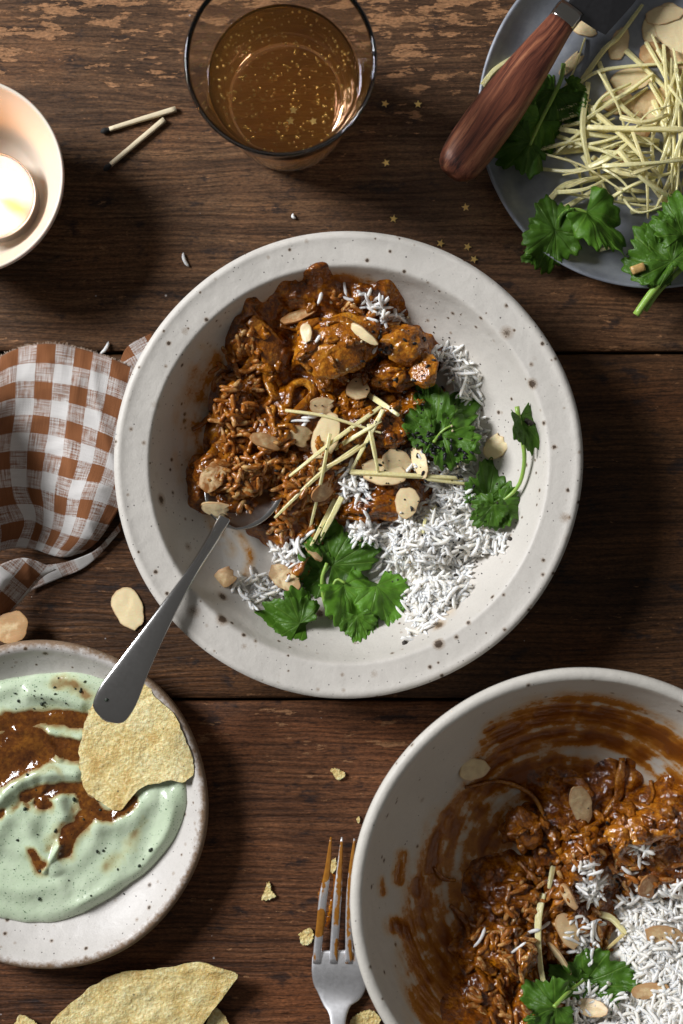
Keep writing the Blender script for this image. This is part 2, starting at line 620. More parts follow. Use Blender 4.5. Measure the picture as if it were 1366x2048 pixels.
m_onion = sauce_material('curry_onion', (0.10, 0.026, 0.0022), (0.29, 0.090, 0.005), (0.56, 0.25, 0.025), 0.09)
m_rice = rice_material('white_rice', (0.89, 0.87, 0.835), (0.84, 0.78, 0.66))
m_rice_s = rice_material('sauced_rice', (0.60, 0.40, 0.17), (0.40, 0.17, 0.036), True)
m_leaf = leaf_material('coriander_leaf', (0.042, 0.120, 0.009), (0.105, 0.245, 0.020), (0.30, 0.46, 0.08))
m_stem = simple('coriander_stem', (0.26, 0.42, 0.075), 0.35, var=0.3, scale=0.15, sss=0.2, sss_scale=0.002)


def ginger_material():
    M = Mat('ginger')
    o = M.obj()
    n = M.noise(o, 0.8, 3)
    col = M.mix(n, (0.70, 0.62, 0.27), (0.90, 0.84, 0.50))
    col = M.mix(M.math('MULTIPLY', M.ocol()[1], 0.8), col, (0.42, 0.22, 0.055))
    M.set(color=col, rough=0.27, sss=0.45, sss_scale=0.003, sss_rad=(1, 0.9, 0.5), normal=M.bump(n, 0.4, 0.8), spec=0.5)
    return M.m


def almond_material():
    M = Mat('almond_flake')
    o = M.obj()
    e = M.attr('edge')
    oc = M.ocol()
    n = M.noise(o, 0.22, 4, 0.6)
    n2 = M.noise(M.obj((0.5, 2.0, 1.0)), 1.0, 3)
    col = M.mix(n2, (0.80, 0.63, 0.34), (0.88, 0.76, 0.49))
    toast = M.mix(n, (0.50, 0.24, 0.075), (0.32, 0.125, 0.035))
    tm = M.math('MULTIPLY', oc[0], M.rng(M.math('ADD', n, M.math('MULTIPLY', e, 0.25)), 0.34, 0.66, 0.12, 1.0))
    col = M.mix(tm, col, toast)
    col = M.mix(M.rng(e, 0.9, 1.0, 0, 0.55), col, (0.40, 0.20, 0.07))
    sm = M.math('MULTIPLY', oc[1], M.rng(M.noise(o, 0.14, 4, 0.6, 0.6), 0.40, 0.55))
    col = M.mix(sm, col, (0.25, 0.085, 0.014))
    M.set(color=col, rough=M.mixf(sm, 0.42, 0.2), sss=0.2, sss_scale=0.0015, normal=M.bump(n2, 0.2, 0.6))
    return M.m


m_ginger = ginger_material()
m_almond = almond_material()
m_seed = simple('nigella_black', (0.008, 0.008, 0.009), 0.42, var=0.4, scale=1.5, bump=0.2, bscale=2.0)
m_pepper = simple('pepper_speck', (0.03, 0.022, 0.015), 0.6, var=0.7, scale=1.2)
m_pepperw = simple('white_pepper_crumb', (0.55, 0.45, 0.28), 0.6, var=0.4, scale=1.2)


def steel_material(name, col, rough, stain=False):
    M = Mat(name)
    o = M.obj()
    br = M.noise(M.obj((0.5, 0.5, 0.5)), 1.0, 4, 0.7)
    sm = M.noise(o, 0.05, 3)
    c = M.mix(sm, tuple(k * 0.85 for k in col), col)
    metal, ro = 1.0, M.rng(br, 0.3, 0.7, rough * 0.92, rough * 1.1)
    if stain:
        a = M.attr('sauce')
        a2 = M.math('ADD', a, M.math('MULTIPLY', M.math('SUBTRACT', M.noise(o, 0.3, 4), 0.5), 0.5))
        k = M.rng(a2, 0.38, 0.5)
        c = M.mix(k, c, M.mix(M.noise(o, 0.4, 2), (0.20, 0.066, 0.008), (0.38, 0.17, 0.022)))
        metal = M.math('SUBTRACT', 1.0, k)
        ro = M.mixf(k, ro, 0.22)
    M.set(color=c, rough=ro, metal=metal, normal=M.bump(M.noise(o, 0.08, 2), 0.05, 0.3))
    return M.m


m_steel = steel_material('steel_spoon', (0.54, 0.53, 0.52), 0.22)
m_fork = steel_material('steel_fork', (0.86, 0.86, 0.88), 0.50, True)
m_blade = steel_material('steel_blade', (0.11, 0.11, 0.118), 0.34)
m_bolster = steel_material('steel_bolster', (0.45, 0.43, 0.40), 0.18)


def tin_material():
    M = Mat('dull_grey_tin')
    o = M.obj()
    n = M.noise(o, 0.045, 5, 0.65)
    col = M.ramp(n, [(0.3, (0.20, 0.215, 0.25)), (0.55, (0.30, 0.32, 0.36)), (0.75, (0.42, 0.44, 0.48))])
    M.set(color=col, rough=M.rng(n, 0.3, 0.7, 0.34, 0.5), metal=0.35, normal=M.bump(M.noise(o, 0.4, 3), 0.15, 0.5))
    return M.m


m_tin = tin_material()


def handle_material():
    M = Mat('rosewood')
    w = M.noise(M.obj((0.02, 0.10, 0.10)), 1.0, 3)
    tc = M.obj()
    sp = M.n('ShaderNodeSeparateXYZ', {0: tc})
    d = M.math('MULTIPLY', M.math('SUBTRACT', w, 0.5), 9.0)
    v = M.n('ShaderNodeCombineXYZ', {0: M.math('MULTIPLY', sp.outputs[0], 0.012), 1: M.math('MULTIPLY', M.math('ADD', sp.outputs[1], d), 0.34), 2: M.math('MULTIPLY', sp.outputs[2], 0.2)}).outputs[0]
    g = M.noise(v, 1.0, 4, 0.62)
    col = M.ramp(g, [(0.34, (0.022, 0.008, 0.006)), (0.42, (0.10, 0.030, 0.018)), (0.52, (0.19, 0.062, 0.034)), (0.62, (0.31, 0.115, 0.058)), (0.72, (0.40, 0.19, 0.10))])
    pr = M.noise(M.obj((0.12, 1.8, 1.8)), 1.0, 2)
    col = M.mix(M.rng(pr, 0.6, 0.7, 0, 0.5), col, (0.035, 0.012, 0.008))
    M.set(color=col, rough=0.42, normal=M.bump(pr, 0.12, 0.6), spec=0.4)
    return M.m


m_handle = handle_material()


def glass_material():
    M = Mat('clear_glass')
    M.set(color=(0.98, 0.99, 0.985), rough=0.0, trans=1.0, ior=1.48)
    return M.m


def drink_material():
    M = Mat('amber_drink')
    M.set(color=(1, 1, 1), rough=0.0, trans=1.0, ior=1.34)
    va = M.n('ShaderNodeVolumeAbsorption', {'Color': (1.0, 0.50, 0.0), 'Density': 18.0})
    vsc = M.n('ShaderNodeVolumeScatter', {'Color': (1.0, 0.52, 0.08), 'Density': 7.5})  # scattering added so the clear drink glows amber in the window light
    ad = M.n('ShaderNodeAddShader', {0: va.outputs[0], 1: vsc.outputs[0]})
    M.t.links.new(ad.outputs[0], M.out.inputs['Volume'])
    return M.m


m_glass = glass_material()
m_drink = drink_material()
m_bubble = simple('bubble_gold_glint', (0.85, 0.55, 0.13), 0.25, metal=0.6, var=0.2, scale=0.2)  # gold base colour stands in for light reflected by clear bubbles
m_gold = simple('gold_foil', (0.78, 0.55, 0.18), 0.3, metal=0.75, var=0.1)
m_cup = simple('candle_cup_porcelain', (0.70, 0.62, 0.52), 0.38, var=0.04, scale=0.06, sss=0.1, sss_scale=0.004)  # cream tint puts part of the candle's warm glow into the white porcelain
m_wax = simple('candle_wax', (0.86, 0.82, 0.70), 0.32, var=0.03, sss=0.8, sss_scale=0.012, sss_rad=(1, 0.75, 0.4))
m_alu = simple('aluminium_cup', (0.62, 0.60, 0.58), 0.32, metal=1.0, var=0.05)


def flame_material():
    M = Mat('candle_flame')
    M.set(color=(0, 0, 0), emit=(1.0, 0.40, 0.09), emit_s=36.0)
    return M.m


m_flame = flame_material()
m_wick = simple('wick_black', (0.015, 0.012, 0.01), 0.8)
m_match = simple('match_wood', (0.66, 0.56, 0.38), 0.55, var=0.15, scale=0.3, bump=0.1)
m_char = simple('burnt_match', (0.012, 0.011, 0.011), 0.8, var=0.5, scale=0.9, bump=0.3)


def cloth_material():
    M = Mat('gingham_linen')
    uv = M.n('ShaderNodeUVMap').outputs[0]
    jig = M.noise(M.obj(), 0.7, 2)
    sp = M.n('ShaderNodeSeparateXYZ', {0: uv})
    u = M.math('ADD', sp.outputs[0], M.math('MULTIPLY', M.math('SUBTRACT', jig, 0.5), 0.06))
    v = M.math('ADD', sp.outputs[1], M.math('MULTIPLY', M.math('SUBTRACT', jig, 0.5), 0.06))

    def stripe(c, off):
        f = M.math('FRACT', M.math('ADD', M.math('MULTIPLY', c, 0.5), off))     # period 2 stripes
        return M.math('LESS_THAN', f, 0.5)
    a = stripe(u, 0.5)       # warp brown where floor(u) is odd
    b = stripe(v, 0.0)       # weft brown where floor(v) is even
    sc = 17.0
    wv = M.n('ShaderNodeCombineXYZ', {0: M.math('MULTIPLY', u, sc), 1: M.math('MULTIPLY', v, sc), 2: 0.0}).outputs[0]
    ck = M.n('ShaderNodeTexChecker', {'Vector': wv, 'Scale': 1.0}).outputs[1]
    slubu = M.noise(M.n('ShaderNodeCombineXYZ', {0: M.math('MULTIPLY', u, 14.0), 1: M.math('MULTIPLY', v, 0.8), 2: 0.0}).outputs[0], 1.0, 2)
    slubv = M.noise(M.n('ShaderNodeCombineXYZ', {0: M.math('MULTIPLY', u, 0.8), 1: M.math('MULTIPLY', v, 14.0), 2: 4.0}).outputs[0], 1.0, 2)
    k = M.math('ADD', M.math('MULTIPLY', ck, 0.12), M.math('MULTIPLY', M.math('ADD', slubu, M.math('SUBTRACT', 0.5, slubv)), 0.88))
    pick = M.rng(k, 0.26, 0.74)
    amt = M.mixf(pick, a, b)
    brown = M.mix(slubu, (0.19, 0.068, 0.024), (0.30, 0.120, 0.048))
    white = M.mix(slubv, (0.60, 0.575, 0.555), (0.74, 0.72, 0.70))
    col = M.mix(amt, white, brown)
    M.set(color=col, rough=0.85, spec=0.15, sheen=0.15, normal=M.bump(M.math('ADD', slubu, M.math('ADD', slubv, M.math('MULTIPLY', ck, 0.4))), 0.25, 0.7))
    tr = M.n('ShaderNodeBsdfTranslucent', {'Color': col})
    ms = M.n('ShaderNodeMixShader', {0: 0.15, 1: M.b.outputs[0], 2: tr.outputs[0]})
    M.t.links.new(ms.outputs[0], M.out.inputs[0])
    return M.m


m_cloth = cloth_material()
m_thread = simple('loose_thread', (0.55, 0.42, 0.32), 0.85, var=0.4)


def dip_material():
    M = Mat('herb_yoghurt')
    o = M.obj()
    n = M.noise(o, 0.06, 4, 0.6)
    col = M.mix(n, (0.44, 0.55, 0.37), (0.60, 0.68, 0.52))
    v = M.vor(o, 0.85)
    sp = M.n('ShaderNodeSeparateColor', {0: v.outputs['Color']})
    s1 = M.rng(M.math('SUBTRACT', v.outputs['Distance'], M.math('MULTIPLY', sp.outputs[0], 0.30)), -0.05, 0.08, 0.75, 0.0)
    col = M.mix(M.math('MULTIPLY', s1, M.rng(M.noise(o, 0.15, 3), 0.4, 0.6, 0.45, 1.0)), col, (0.07, 0.17, 0.08))
    v2 = M.vor(o, 0.33)
    s2 = M.math('LESS_THAN', v2.outputs['Distance'], M.math('MULTIPLY', M.n('ShaderNodeSeparateColor', {0: v2.outputs['Color']}).outputs[0], 0.15))
    col = M.mix(M.math('MULTIPLY', s2, 0.85), col, (0.03, 0.09, 0.035))
    a = M.attr('sauce')
    halo = M.rng(M.math('ADD', a, M.math('MULTIPLY', M.math('SUBTRACT', M.noise(o, 0.25, 4), 0.5), 0.35)), 0.08, 0.50)
    col = M.mix(M.math('MULTIPLY', halo, 0.85), col, M.mix(halo, (0.50, 0.47, 0.13), (0.26, 0.12, 0.018)))
    M.set(color=col, rough=0.22, sss=0.3, sss_scale=0.003, sss_rad=(0.9, 1, 0.8), normal=M.bump(M.noise(o, 0.35, 3), 0.5, 0.5), spec=0.5)
    return M.m


m_dip = dip_material()
m_chutney = sauce_material('tamarind_chutney', (0.050, 0.013, 0.0025), (0.115, 0.036, 0.005), (0.22, 0.080, 0.009), 0.07, 0.45)


def papadum_material():
    M = Mat('papadum')
    o = M.obj()
    n = M.noise(o, 0.07, 4, 0.6)
    f = M.noise(o, 0.62, 3, 0.6)
    col = M.ramp(n, [(0.28, (0.60, 0.36, 0.10)), (0.42, (0.76, 0.60, 0.25)), (0.55, (0.82, 0.71, 0.35)), (0.72, (0.80, 0.73, 0.42))])
    col = M.mix(M.rng(f, 0.36, 0.60, 0.6, 0.0), col, (0.52, 0.34, 0.10))
    col = M.mix(M.rng(f, 0.55, 0.75, 0.0, 0.5), col, (0.92, 0.85, 0.58))
    v = M.vor(o, 0.12)
    sp = M.math('LESS_THAN', v.outputs['Distance'], M.math('MULTIPLY', M.n('ShaderNodeSeparateColor', {0: v.outputs['Color']}).outputs[0], 0.085))
    col = M.mix(M.math('MULTIPLY', sp, 0.7), col, (0.12, 0.10, 0.05))
    nb = M.bump(f, 0.9, 0.8)
    nb = M.bump(M.noise(o, 0.25, 3), 1.4, 0.5, nb)
    M.set(color=col, rough=0.5, normal=nb, sss=0.15, sss_scale=0.002)
    return M.m


m_papadum = papadum_material()

# ================================================================ THE TABLE
table = tag(thing('table', None, None, (0, 0, 0)), kind='structure')
seams = [601.0, 332.0, 79.75, -94.0, -268.0, -442.0]
for i in range(len(seams) - 1):
    y1, y0 = seams[i] - 0.7, seams[i + 1] + 0.7
    nx, ny = 90, 26
    xs = np.linspace(-520, 520, nx)
    ys = np.concatenate([[y0, y0 + 0.5, y0 + 1.6], np.linspace(y0 + 4, y1 - 4, ny - 6), [y1 - 1.6, y1 - 0.5, y1]])
    X, Y = np.meshgrid(xs, ys, indexing='ij')
    dz = np.minimum(Y - y0, y1 - Y)
    wear = 0.6 + 0.8 * np.abs(fbm(X * 0.03, Y * 0.0 + i * 9.1, 0.0, 3))
    Z = -1.9 * wear * np.exp(-dz / 1.1) + 0.25 * perlin(X * 0.006, Y * 0.05, i * 3.3) - 0.3
    Yw = Y + np.where((Y > y1 - 3), -1, np.where(Y < y0 + 3, 1, 0)) * 0.6 * np.abs(perlin(X * 0.05, i * 2.0, 0.0))
    V = np.stack([X, Yw, Z], -1).reshape(-1, 3)
    F = grid_faces(nx, ny)
    nb0 = len(V)
    # sides and underside
    Vb = V.copy()
    Vb[:, 2] = -28.0
    ring = [k * ny for k in range(nx)] + [(nx - 1) * ny + k for k in range(1, ny)] + [k * ny + ny - 1 for k in range(nx - 2, -1, -1)] + [k for k in range(ny - 2, 0, -1)]
    ring = np.array(ring)
    r2 = np.roll(ring, -1)
    side = np.stack([ring, ring + nb0, r2 + nb0, r2], 1)
    Fall = np.vstack([F, side, grid_faces(nx, ny)[:, ::-1] + nb0])
    cx = np.array([rng.uniform(-60, 60), (y0 + y1) / 2, 0.0])
    pm = m_plank[{0: 2, 1: 0, 2: 1, 3: 2, 4: 0}[i]]
    mk('plank', np.vstack([V, Vb]), Fall, pm, table, origin=cx)
# a board under the joints so no light leaks through
V = np.array([[-520, -442, -34], [520, -442, -34], [520, 601, -34], [-520, 601, -34], [-520, -442, -28.5], [520, -442, -28.5], [520, 601, -28.5], [-520, 601, -28.5]], float)
mk('under_board', V, [(3, 2, 1, 0), (4, 5, 6, 7), (0, 1, 5, 4), (1, 2, 6, 5), (2, 3, 7, 6), (3, 0, 4, 7)], m_plank[1], table, smooth=False)


# ================================================================ CERAMICS
def stroke_mask(X, Y, Z, strokes, surf=True):
    """strength of brushed strokes (photo px lists with width px) on surface points, measured in photo pixels"""
    px, py = PX(X, Y, Z)
    out = np.zeros_like(px)
    for pts, wd, st in strokes:
        C = spline(pts, max(8, 5 * len(pts)))
        lo, hi = C.min(0) - 3 * wd, C.max(0) + 3 * wd
        m = (px > lo[0]) & (px < hi[0]) & (py > lo[1]) & (py < hi[1])
        if not m.any():
            continue
        d = np.full(m.sum(), 1e9)
        a, b = px[m], py[m]
        for c0, c1 in zip(C[:-1], C[1:]):
            v = c1 - c0
            t = np.clip(((a - c0[0]) * v[0] + (b - c0[1]) * v[1]) / (v @ v + 1e-9), 0, 1)
            d = np.minimum(d, np.hypot(a - c0[0] - t * v[0], b - c0[1] - t * v[1]))
        val = st * np.exp(-(d / wd) ** 2)
        out[m] = np.maximum(out[m], val)
    return out


def bowl_profile(inner, outer, n_in=120, n_out=50):
    return np.vstack([spline(inner, n_in), spline(outer, n_out)[1:]])


class Dish:
    def __init__(s, c, inner):
        s.c = np.array(c, float)
        P = spline(inner, 300)
        s.r, s.z = P[:, 0], P[:, 1]

    def zb(s, x, y):
        return np.interp(np.hypot(x - s.c[0], y - s.c[1]), s.r, s.z)


def make_dish(name, label, cat, c, inner, outer, mat, strokes=None, nseg=420, seed=0.0, wobble=1.0, streak=None, n_in=110):
    P = bowl_profile(inner, outer, n_in)

    def wob(R, Z, T):
        k = R / R.max()
        R2 = R * (1 + wobble * 0.0035 * k * (np.sin(2 * T + seed) + 0.6 * np.sin(3 * T + 2 * seed) + 0.4 * np.sin(7 * T + seed)))
        Z2 = Z + wobble * k ** 2 * (0.45 * np.sin(2 * T + 1.7 + seed) + 0.25 * np.sin(5 * T + seed)) * (Z > 3)
        return R2, Z2
    V, F = lathe(P, c, nseg, wob)
    at = np.zeros(len(V))
    if strokes:
        inside = np.tile(np.arange(len(P)) < n_in - 6, nseg)
        X, Y, Z = V[inside].T
        a = stroke_mask(X, Y, Z, strokes)
        th = np.arctan2(Y - c[1], X - c[0])
        rr = np.hypot(X - c[0], Y - c[1]) + 0.5 * Z
        if streak:
            s1 = fbm(rr * 0.19, th * streak[0], seed, 4)
            s2 = fbm(X * 0.12, Y * 0.12, seed + 4, 4)
            a = a * np.clip(0.78 + streak[1] * s1 + streak[2] * s2, 0, 1.25)
        at[inside] = np.clip(a, 0, 1.2)
        V[inside, 2] += 1.0 * np.clip(at[inside] - 0.3, 0, 1)
    o = mk(name, V, F[:, ::-1], mat, attrs={'sauce': at}, origin=np.array([c[0], c[1], 0.0]))
    tag(o, label, cat)
    Fi = F[(F % len(P) < n_in + 12).all(1)]
    register(V, Fi)
    return o


MAIN_C = W(696, 928.5, 45)[:2]
MAIN_IN = [(0, 6), (30, 6.1), (52, 6.8), (66, 9.5), (76, 15), (84, 23.5), (89.5, 32.5), (92.4, 39.2), (93.4, 41.4), (94.6, 42.7), (96.4, 42.9), (104, 43.9), (107.5, 44.8)]
MAIN_OUT = [(107.5, 44.8), (109.4, 44.7), (110.5, 43.9), (110.5, 42.6), (108, 41), (101, 38.5), (95, 33), (89, 21), (80, 10), (66, 4), (60, 2), (58, 0), (54, 0), (52.5, 2.0), (30, 2.6), (0, 2.6)]
main = Dish(MAIN_C, MAIN_IN)
main_strokes = [
    ([(408, 700), (385, 770), (372, 850), (380, 930), (392, 985)], 18, 0.20),
    ([(360, 800), (352, 880), (362, 960)], 12, 0.12),
    ([(412, 1000), (432, 1060), (462, 1100)], 14, 0.22),
    ([(470, 1060), (500, 1110), (490, 1150)], 10, 0.28),
    ([(500, 640), (560, 598), (640, 566), (720, 566), (770, 592)], 14, 0.7),
    ([(430, 720), (400, 830), (400, 960)], 22, 0.34),
    ([(880, 1190), (905, 1220), (870, 1250)], 16, 0.13),
]
main_bowl = make_dish('dinner_bowl', 'wide-rimmed speckled off-white stoneware bowl of curry, rice and coriander in the middle', 'bowl',
                      MAIN_C, MAIN_IN, MAIN_OUT, m_cer_main, main_strokes, 560, 0.4, 1.0, (3.0, 0.5, 0.8), 140)

BIG_C = W(1170, 1805, 75)[:2]
BIG_IN = [(0, 8), (22, 8.2), (40, 9.8), (55, 14), (68, 22), (80, 34), (90, 49), (96.5, 64), (99.2, 72), (100.4, 74.6)]
BIG_OUT = [(100.4, 74.6), (102.0, 75.6), (104.0, 75.4), (105.4, 74), (105.4, 70), (103.4, 62), (96, 45), (86, 30), (72, 16.5), (58, 8), (49, 4), (46.5, 0), (42, 0), (40.5, 3), (20, 4), (0, 4)]
big = Dish(BIG_C, BIG_IN)
big_strokes = [
    ([(1000, 1478), (1060, 1440), (1140, 1422), (1220, 1430), (1300, 1462), (1366, 1512), (1420, 1570)], 27, 1.0),
    ([(985, 1530), (1050, 1487), (1130, 1468), (1220, 1478), (1300, 1520), (1380, 1590)], 20, 0.95),
    ([(950, 1590), (1030, 1540), (1100, 1522), (1180, 1540), (1250, 1572), (1330, 1610)], 20, 0.9),
    ([(1000, 1500), (975, 1545), (1000, 1560)], 34, 0.85),
    ([(1040, 1565), (1110, 1560), (1180, 1580), (1240, 1610)], 36, 1.0),
    ([(940, 1575), (1000, 1562), (1058, 1588), (1090, 1640), (1095, 1700)], 17, 0.9),
    ([(950, 1620), (905, 1650), (872, 1720), (848, 1800), (838, 1870), (846, 1950), (870, 2048)], 34, 0.72),
    ([(935, 1590), (885, 1650), (850, 1730), (830, 1800)], 18, 0.8),
    ([(805, 1712), (796, 1760)], 12, 0.8),
    ([(790, 1850), (812, 1862), (822, 1872)], 17, 1.0),
    ([(764, 1760), (764, 1785)], 8, 0.6),
    ([(985, 1455), (978, 1462)], 12, 0.8),
    ([(966, 1485), (978, 1492)], 10, 0.7),
    ([(1000, 1650), (975, 1690), (965, 1750), (935, 1800), (905, 1870), (905, 1960), (930, 2060)], 44, 0.85),
    ([(1030, 1770), (990, 1800), (960, 1850)], 52, 1.0),
    ([(940, 1720), (930, 1790), (900, 1830)], 23, 0.6),
    ([(855, 1960), (858, 1964)], 9, 0.9),
    ([(830, 1960), (860, 2030)], 10, 0.4),
]
big_bowl = make_dish('serving_bowl', 'deep matte off-white stoneware bowl smeared with sauce, half eaten, beside the fork', 'bowl',
                     BIG_C, BIG_IN, BIG_OUT, m_cer_big, big_strokes, 640, 1.9, 0.6, (1.8, 0.65, 0.6), 190)

PL_C = W(85, 1609.5, 20)[:2]
PL_IN = [(0, 5), (30, 5), (48, 5.2), (58, 6.8), (66, 10.4), (71.5, 14.6), (74.8, 18.2)]
PL_OUT = [(74.8, 18.2), (76.4, 19.8), (78.4, 20.2), (80.0, 19), (80.4, 16.5), (78.5, 12), (70, 5.5), (60, 2.4), (52, 0.2), (47, 0), (44, 1.5), (20, 2), (0, 2)]
plate = Dish(PL_C, PL_IN)
dip_plate = make_dish('dip_plate', 'small rustic stoneware plate with brown speckled rim holding pale green dip', 'plate',
                      PL_C, PL_IN, PL_OUT, m_cer_plate, None, 300, 2.7, 2.6, None, 80)

TIN_C = W(1302, 226, 14)[:2]
TIN_IN = [(0, 2.2), (40, 2.2), (62, 2.6), (73, 5), (80, 9.2), (84.4, 13.6)]
TIN_OUT = [(84.4, 13.6), (85.2, 14.2), (85.8, 13.9), (85.6, 13.0), (81, 8), (73.6, 3.6), (63, 1.2), (50, 0.6), (25, 0.6), (0, 0.6)]
tin_plate = make_dish('tin_plate', 'dull grey metal plate with a thin bright edge under ginger and coriander', 'plate',
                      TIN_C, TIN_IN, TIN_OUT, m_tin, None, 300, 4.2, 2.2, None, 70)


# ================================================================ FOOD SURFACES
def mound(dish, bumps, bounds, step, base=-1.4, namp=1.0, nscale=0.16, seed=0.0, p=2.6, hguess=22, expo=0.75, warp=6.0, shrink=1.0):
    """height field over a dish made of smooth bumps (px,py,rx,ry,h); faces only where it shows above the dish"""
    (x0, y0), (x1, y1) = bounds
    xs = np.arange(x0, x1, step)
    ys = np.arange(y0, y1, step)
    X, Y = np.meshgrid(xs, ys, indexing='ij')
    acc = np.zeros_like(X)
    wx = warp * fbm(X * 0.05, Y * 0.05, seed + 20, 3)
    wy = warp * fbm(X * 0.05, Y * 0.05, seed + 40, 3)
    for (px, py, rx, ry, h) in bumps:
        c = W(px, py, hguess)
        k = (CAM_H - hguess) / CAM_H / PPM
        d2 = ((X + wx - c[0]) / (rx * k * shrink)) ** 2 + ((Y + wy - c[1]) / (ry * k * shrink)) ** 2
        b = h * np.clip(1 - d2, 0, 1) ** expo
        acc += b ** p
    f = acc ** (1 / p)
    nz = fbm(X * nscale, Y * nscale, seed, 4)
    nz2 = 1 - np.abs(perlin(X * nscale * 0.8, Y * nscale * 0.8, seed + 9)) * 2
    f = f + base + namp * (nz * 1.3 + 0.7 * nz2) * sstep(0, 6, f) + 0.8 * fbm(X * 0.10, Y * 0.10, seed + 30, 3) * sstep(0.0, 2.5, f)
    f = np.where(acc > 1e-6, f, -3.0)
    Z = dish.zb(X, Y) + f
    nx, ny = X.shape
    Fq = grid_faces(nx, ny)
    ok = f.ravel() > -1.0
    Fq = Fq[ok[Fq].any(1)]
    used = np.unique(Fq)
    remap = -np.ones(nx * ny, int)
    remap[used] = np.arange(len(used))
    V = np.stack([X, Y, Z], -1).reshape(-1, 3)[used]
    return V, remap[Fq], f.ravel()[used]


def bounds_of(px0, py0, px1, py1):
    a, b = W(px0, py0, 20), W(px1, py1, 20)
    return (a[0], b[1]), (b[0], a[1])


# --- main bowl: sauce
curry = thing('chicken_curry', 'glossy orange-brown chicken curry mixed with rice in the wide-rimmed speckled bowl', 'curry', (*W(620, 830, 7)[:2], 6.0))
cb = [(665, 700, 120, 105, 23), (800, 720, 95, 90, 22), (540, 700, 90, 105, 17), (490, 840, 95, 120, 16), (465, 955, 95, 75, 17),
      (600, 840, 130, 120, 18), (720, 860, 130, 115, 19), (610, 970, 130, 100, 17), (760, 980, 120, 85, 17), (640, 610, 125, 62, 10),
      (735, 625, 80, 62, 11), (560, 1040, 70, 60, 12), (610, 1090, 80, 70, 9), (840, 830, 90, 80, 17), (860, 920, 80, 60, 16)]
V, F, f = mound(main, cb, bounds_of(330, 520, 1010, 1230), 0.8, namp=1.5, seed=1.0, expo=1.5, base=-0.9)
o = mk('sauce', V, F, m_sauce, curry)
register(V, F)

# --- main bowl: white rice
wb = [(850, 1080, 130, 105, 21), (930, 1075, 110, 62, 15), (860, 1185, 78, 85, 14), (900, 1180, 60, 50, 12), (918, 780, 50, 95, 12), (900, 905, 75, 50, 19),
      (930, 985, 72, 70, 14), (735, 1070, 70, 55, 15), (515, 1185, 62, 36, 6), (575, 1115, 55, 40, 9), (705, 970, 45, 38, 21)]
rice = thing('white_rice', 'fluffy heap of plain white rice beside the curry in the wide-rimmed bowl', 'rice', (*W(850, 1090, 7)[:2], 6.0))
V, F, f = mound(main, wb, bounds_of(420, 650, 1060, 1320), 1.1, namp=1.2, seed=6.0, base=-5.5, warp=2.0, shrink=0.74)
o = mk('rice_base', V, F, m_rice, rice, attrs={'tone': 0.35 + 0.3 * perlin(V[:, 0] * 0.3, V[:, 1] * 0.3)})
tag(o, kind='stuff')
register(V, F)


# --- rice grains
def grain(L, r, bend, twist=0.0, n=7, k=9):
    t = np.linspace(-1, 1, k)
    rad = r * np.clip(1 - np.abs(t) ** 4.6, 0.05, 1) ** 0.5 * (1 + 0.10 * np.sin(3 * t + twist))
    P = np.stack([t * L / 2, bend * (t ** 2 - 0.4), 0.25 * bend * np.sin(2 * t + twist)], 1)
    V, F = sweep(P, rad * 2.1, rad * 1.75, n)
    return V, F


GR = []
_g = random.Random(3)
for i in range(10):
    gl = [4.6, 6.2, 7.6, 8.6, 9.4, 10.0, 10.4, 10.8, 11.4, 12.0][i]
    GR.append(grain(gl, _g.uniform(0.80, 1.04), _g.uniform(-0.19, 0.19) * gl, _g.uniform(0, 6)))


def grain_mtx(normal, tilt=0.35, rr=rng):
    n = Vector(normal).normalized()
    a = rr.uniform(0, 2 * math.pi)
    d = Vector((math.cos(a), math.sin(a), 0.0))
    d = (d - n * d.dot(n)).normalized()
    d = (d + n * rr.gauss(0, tilt)).normalized()
    s = n.cross(d).normalized()
    u = d.cross(s)
    R = Matrix((d, s, u)).transposed()
    return R @ Matrix.Rotation(rr.uniform(0, 6.28), 3, 'X')


for i in range(8):
    GR.append(grain(_g.uniform(6.6, 9.2), _g.uniform(1.12, 1.42), _g.uniform(-1.6, 1.6), _g.uniform(0, 6)))
GR_MESH = {}


def grain_mesh(i, mat, tone):
    key = (i, mat.name, tone)
    if key not in GR_MESH:
        V, F = GR[i]
        GR_MESH[key] = mesh_data('rice_grain', V, F, mat, attrs={'tone': np.full(len(V), tone)})
    return GR_MESH[key]


def inside(poly, x, y):
    c = False
    j = len(poly) - 1
    for i in range(len(poly)):
        if (poly[i][1] > y) != (poly[j][1] > y) and x < (poly[j][0] - poly[i][0]) * (y - poly[i][1]) / (poly[j][1] - poly[i][1]) + poly[i][0]:
            c = not c
        j = i
    return c


def sample_zones(zones, n):
    """points (px,py) in polygons, shared out by weight"""
    out = []
    tot = sum(w for _, w in zones)
    for poly, w in zones:
        xs, ys = [p[0] for p in poly], [p[1] for p in poly]
        k = int(round(n * w / tot))
        tries = 0
        while k > 0 and tries < 40000:
            tries += 1
            x, y = rng.uniform(min(xs), max(xs)), rng.uniform(min(ys), max(ys))
            if inside(poly, x, y):
                out.append((x, y))
                k -= 1
    return out


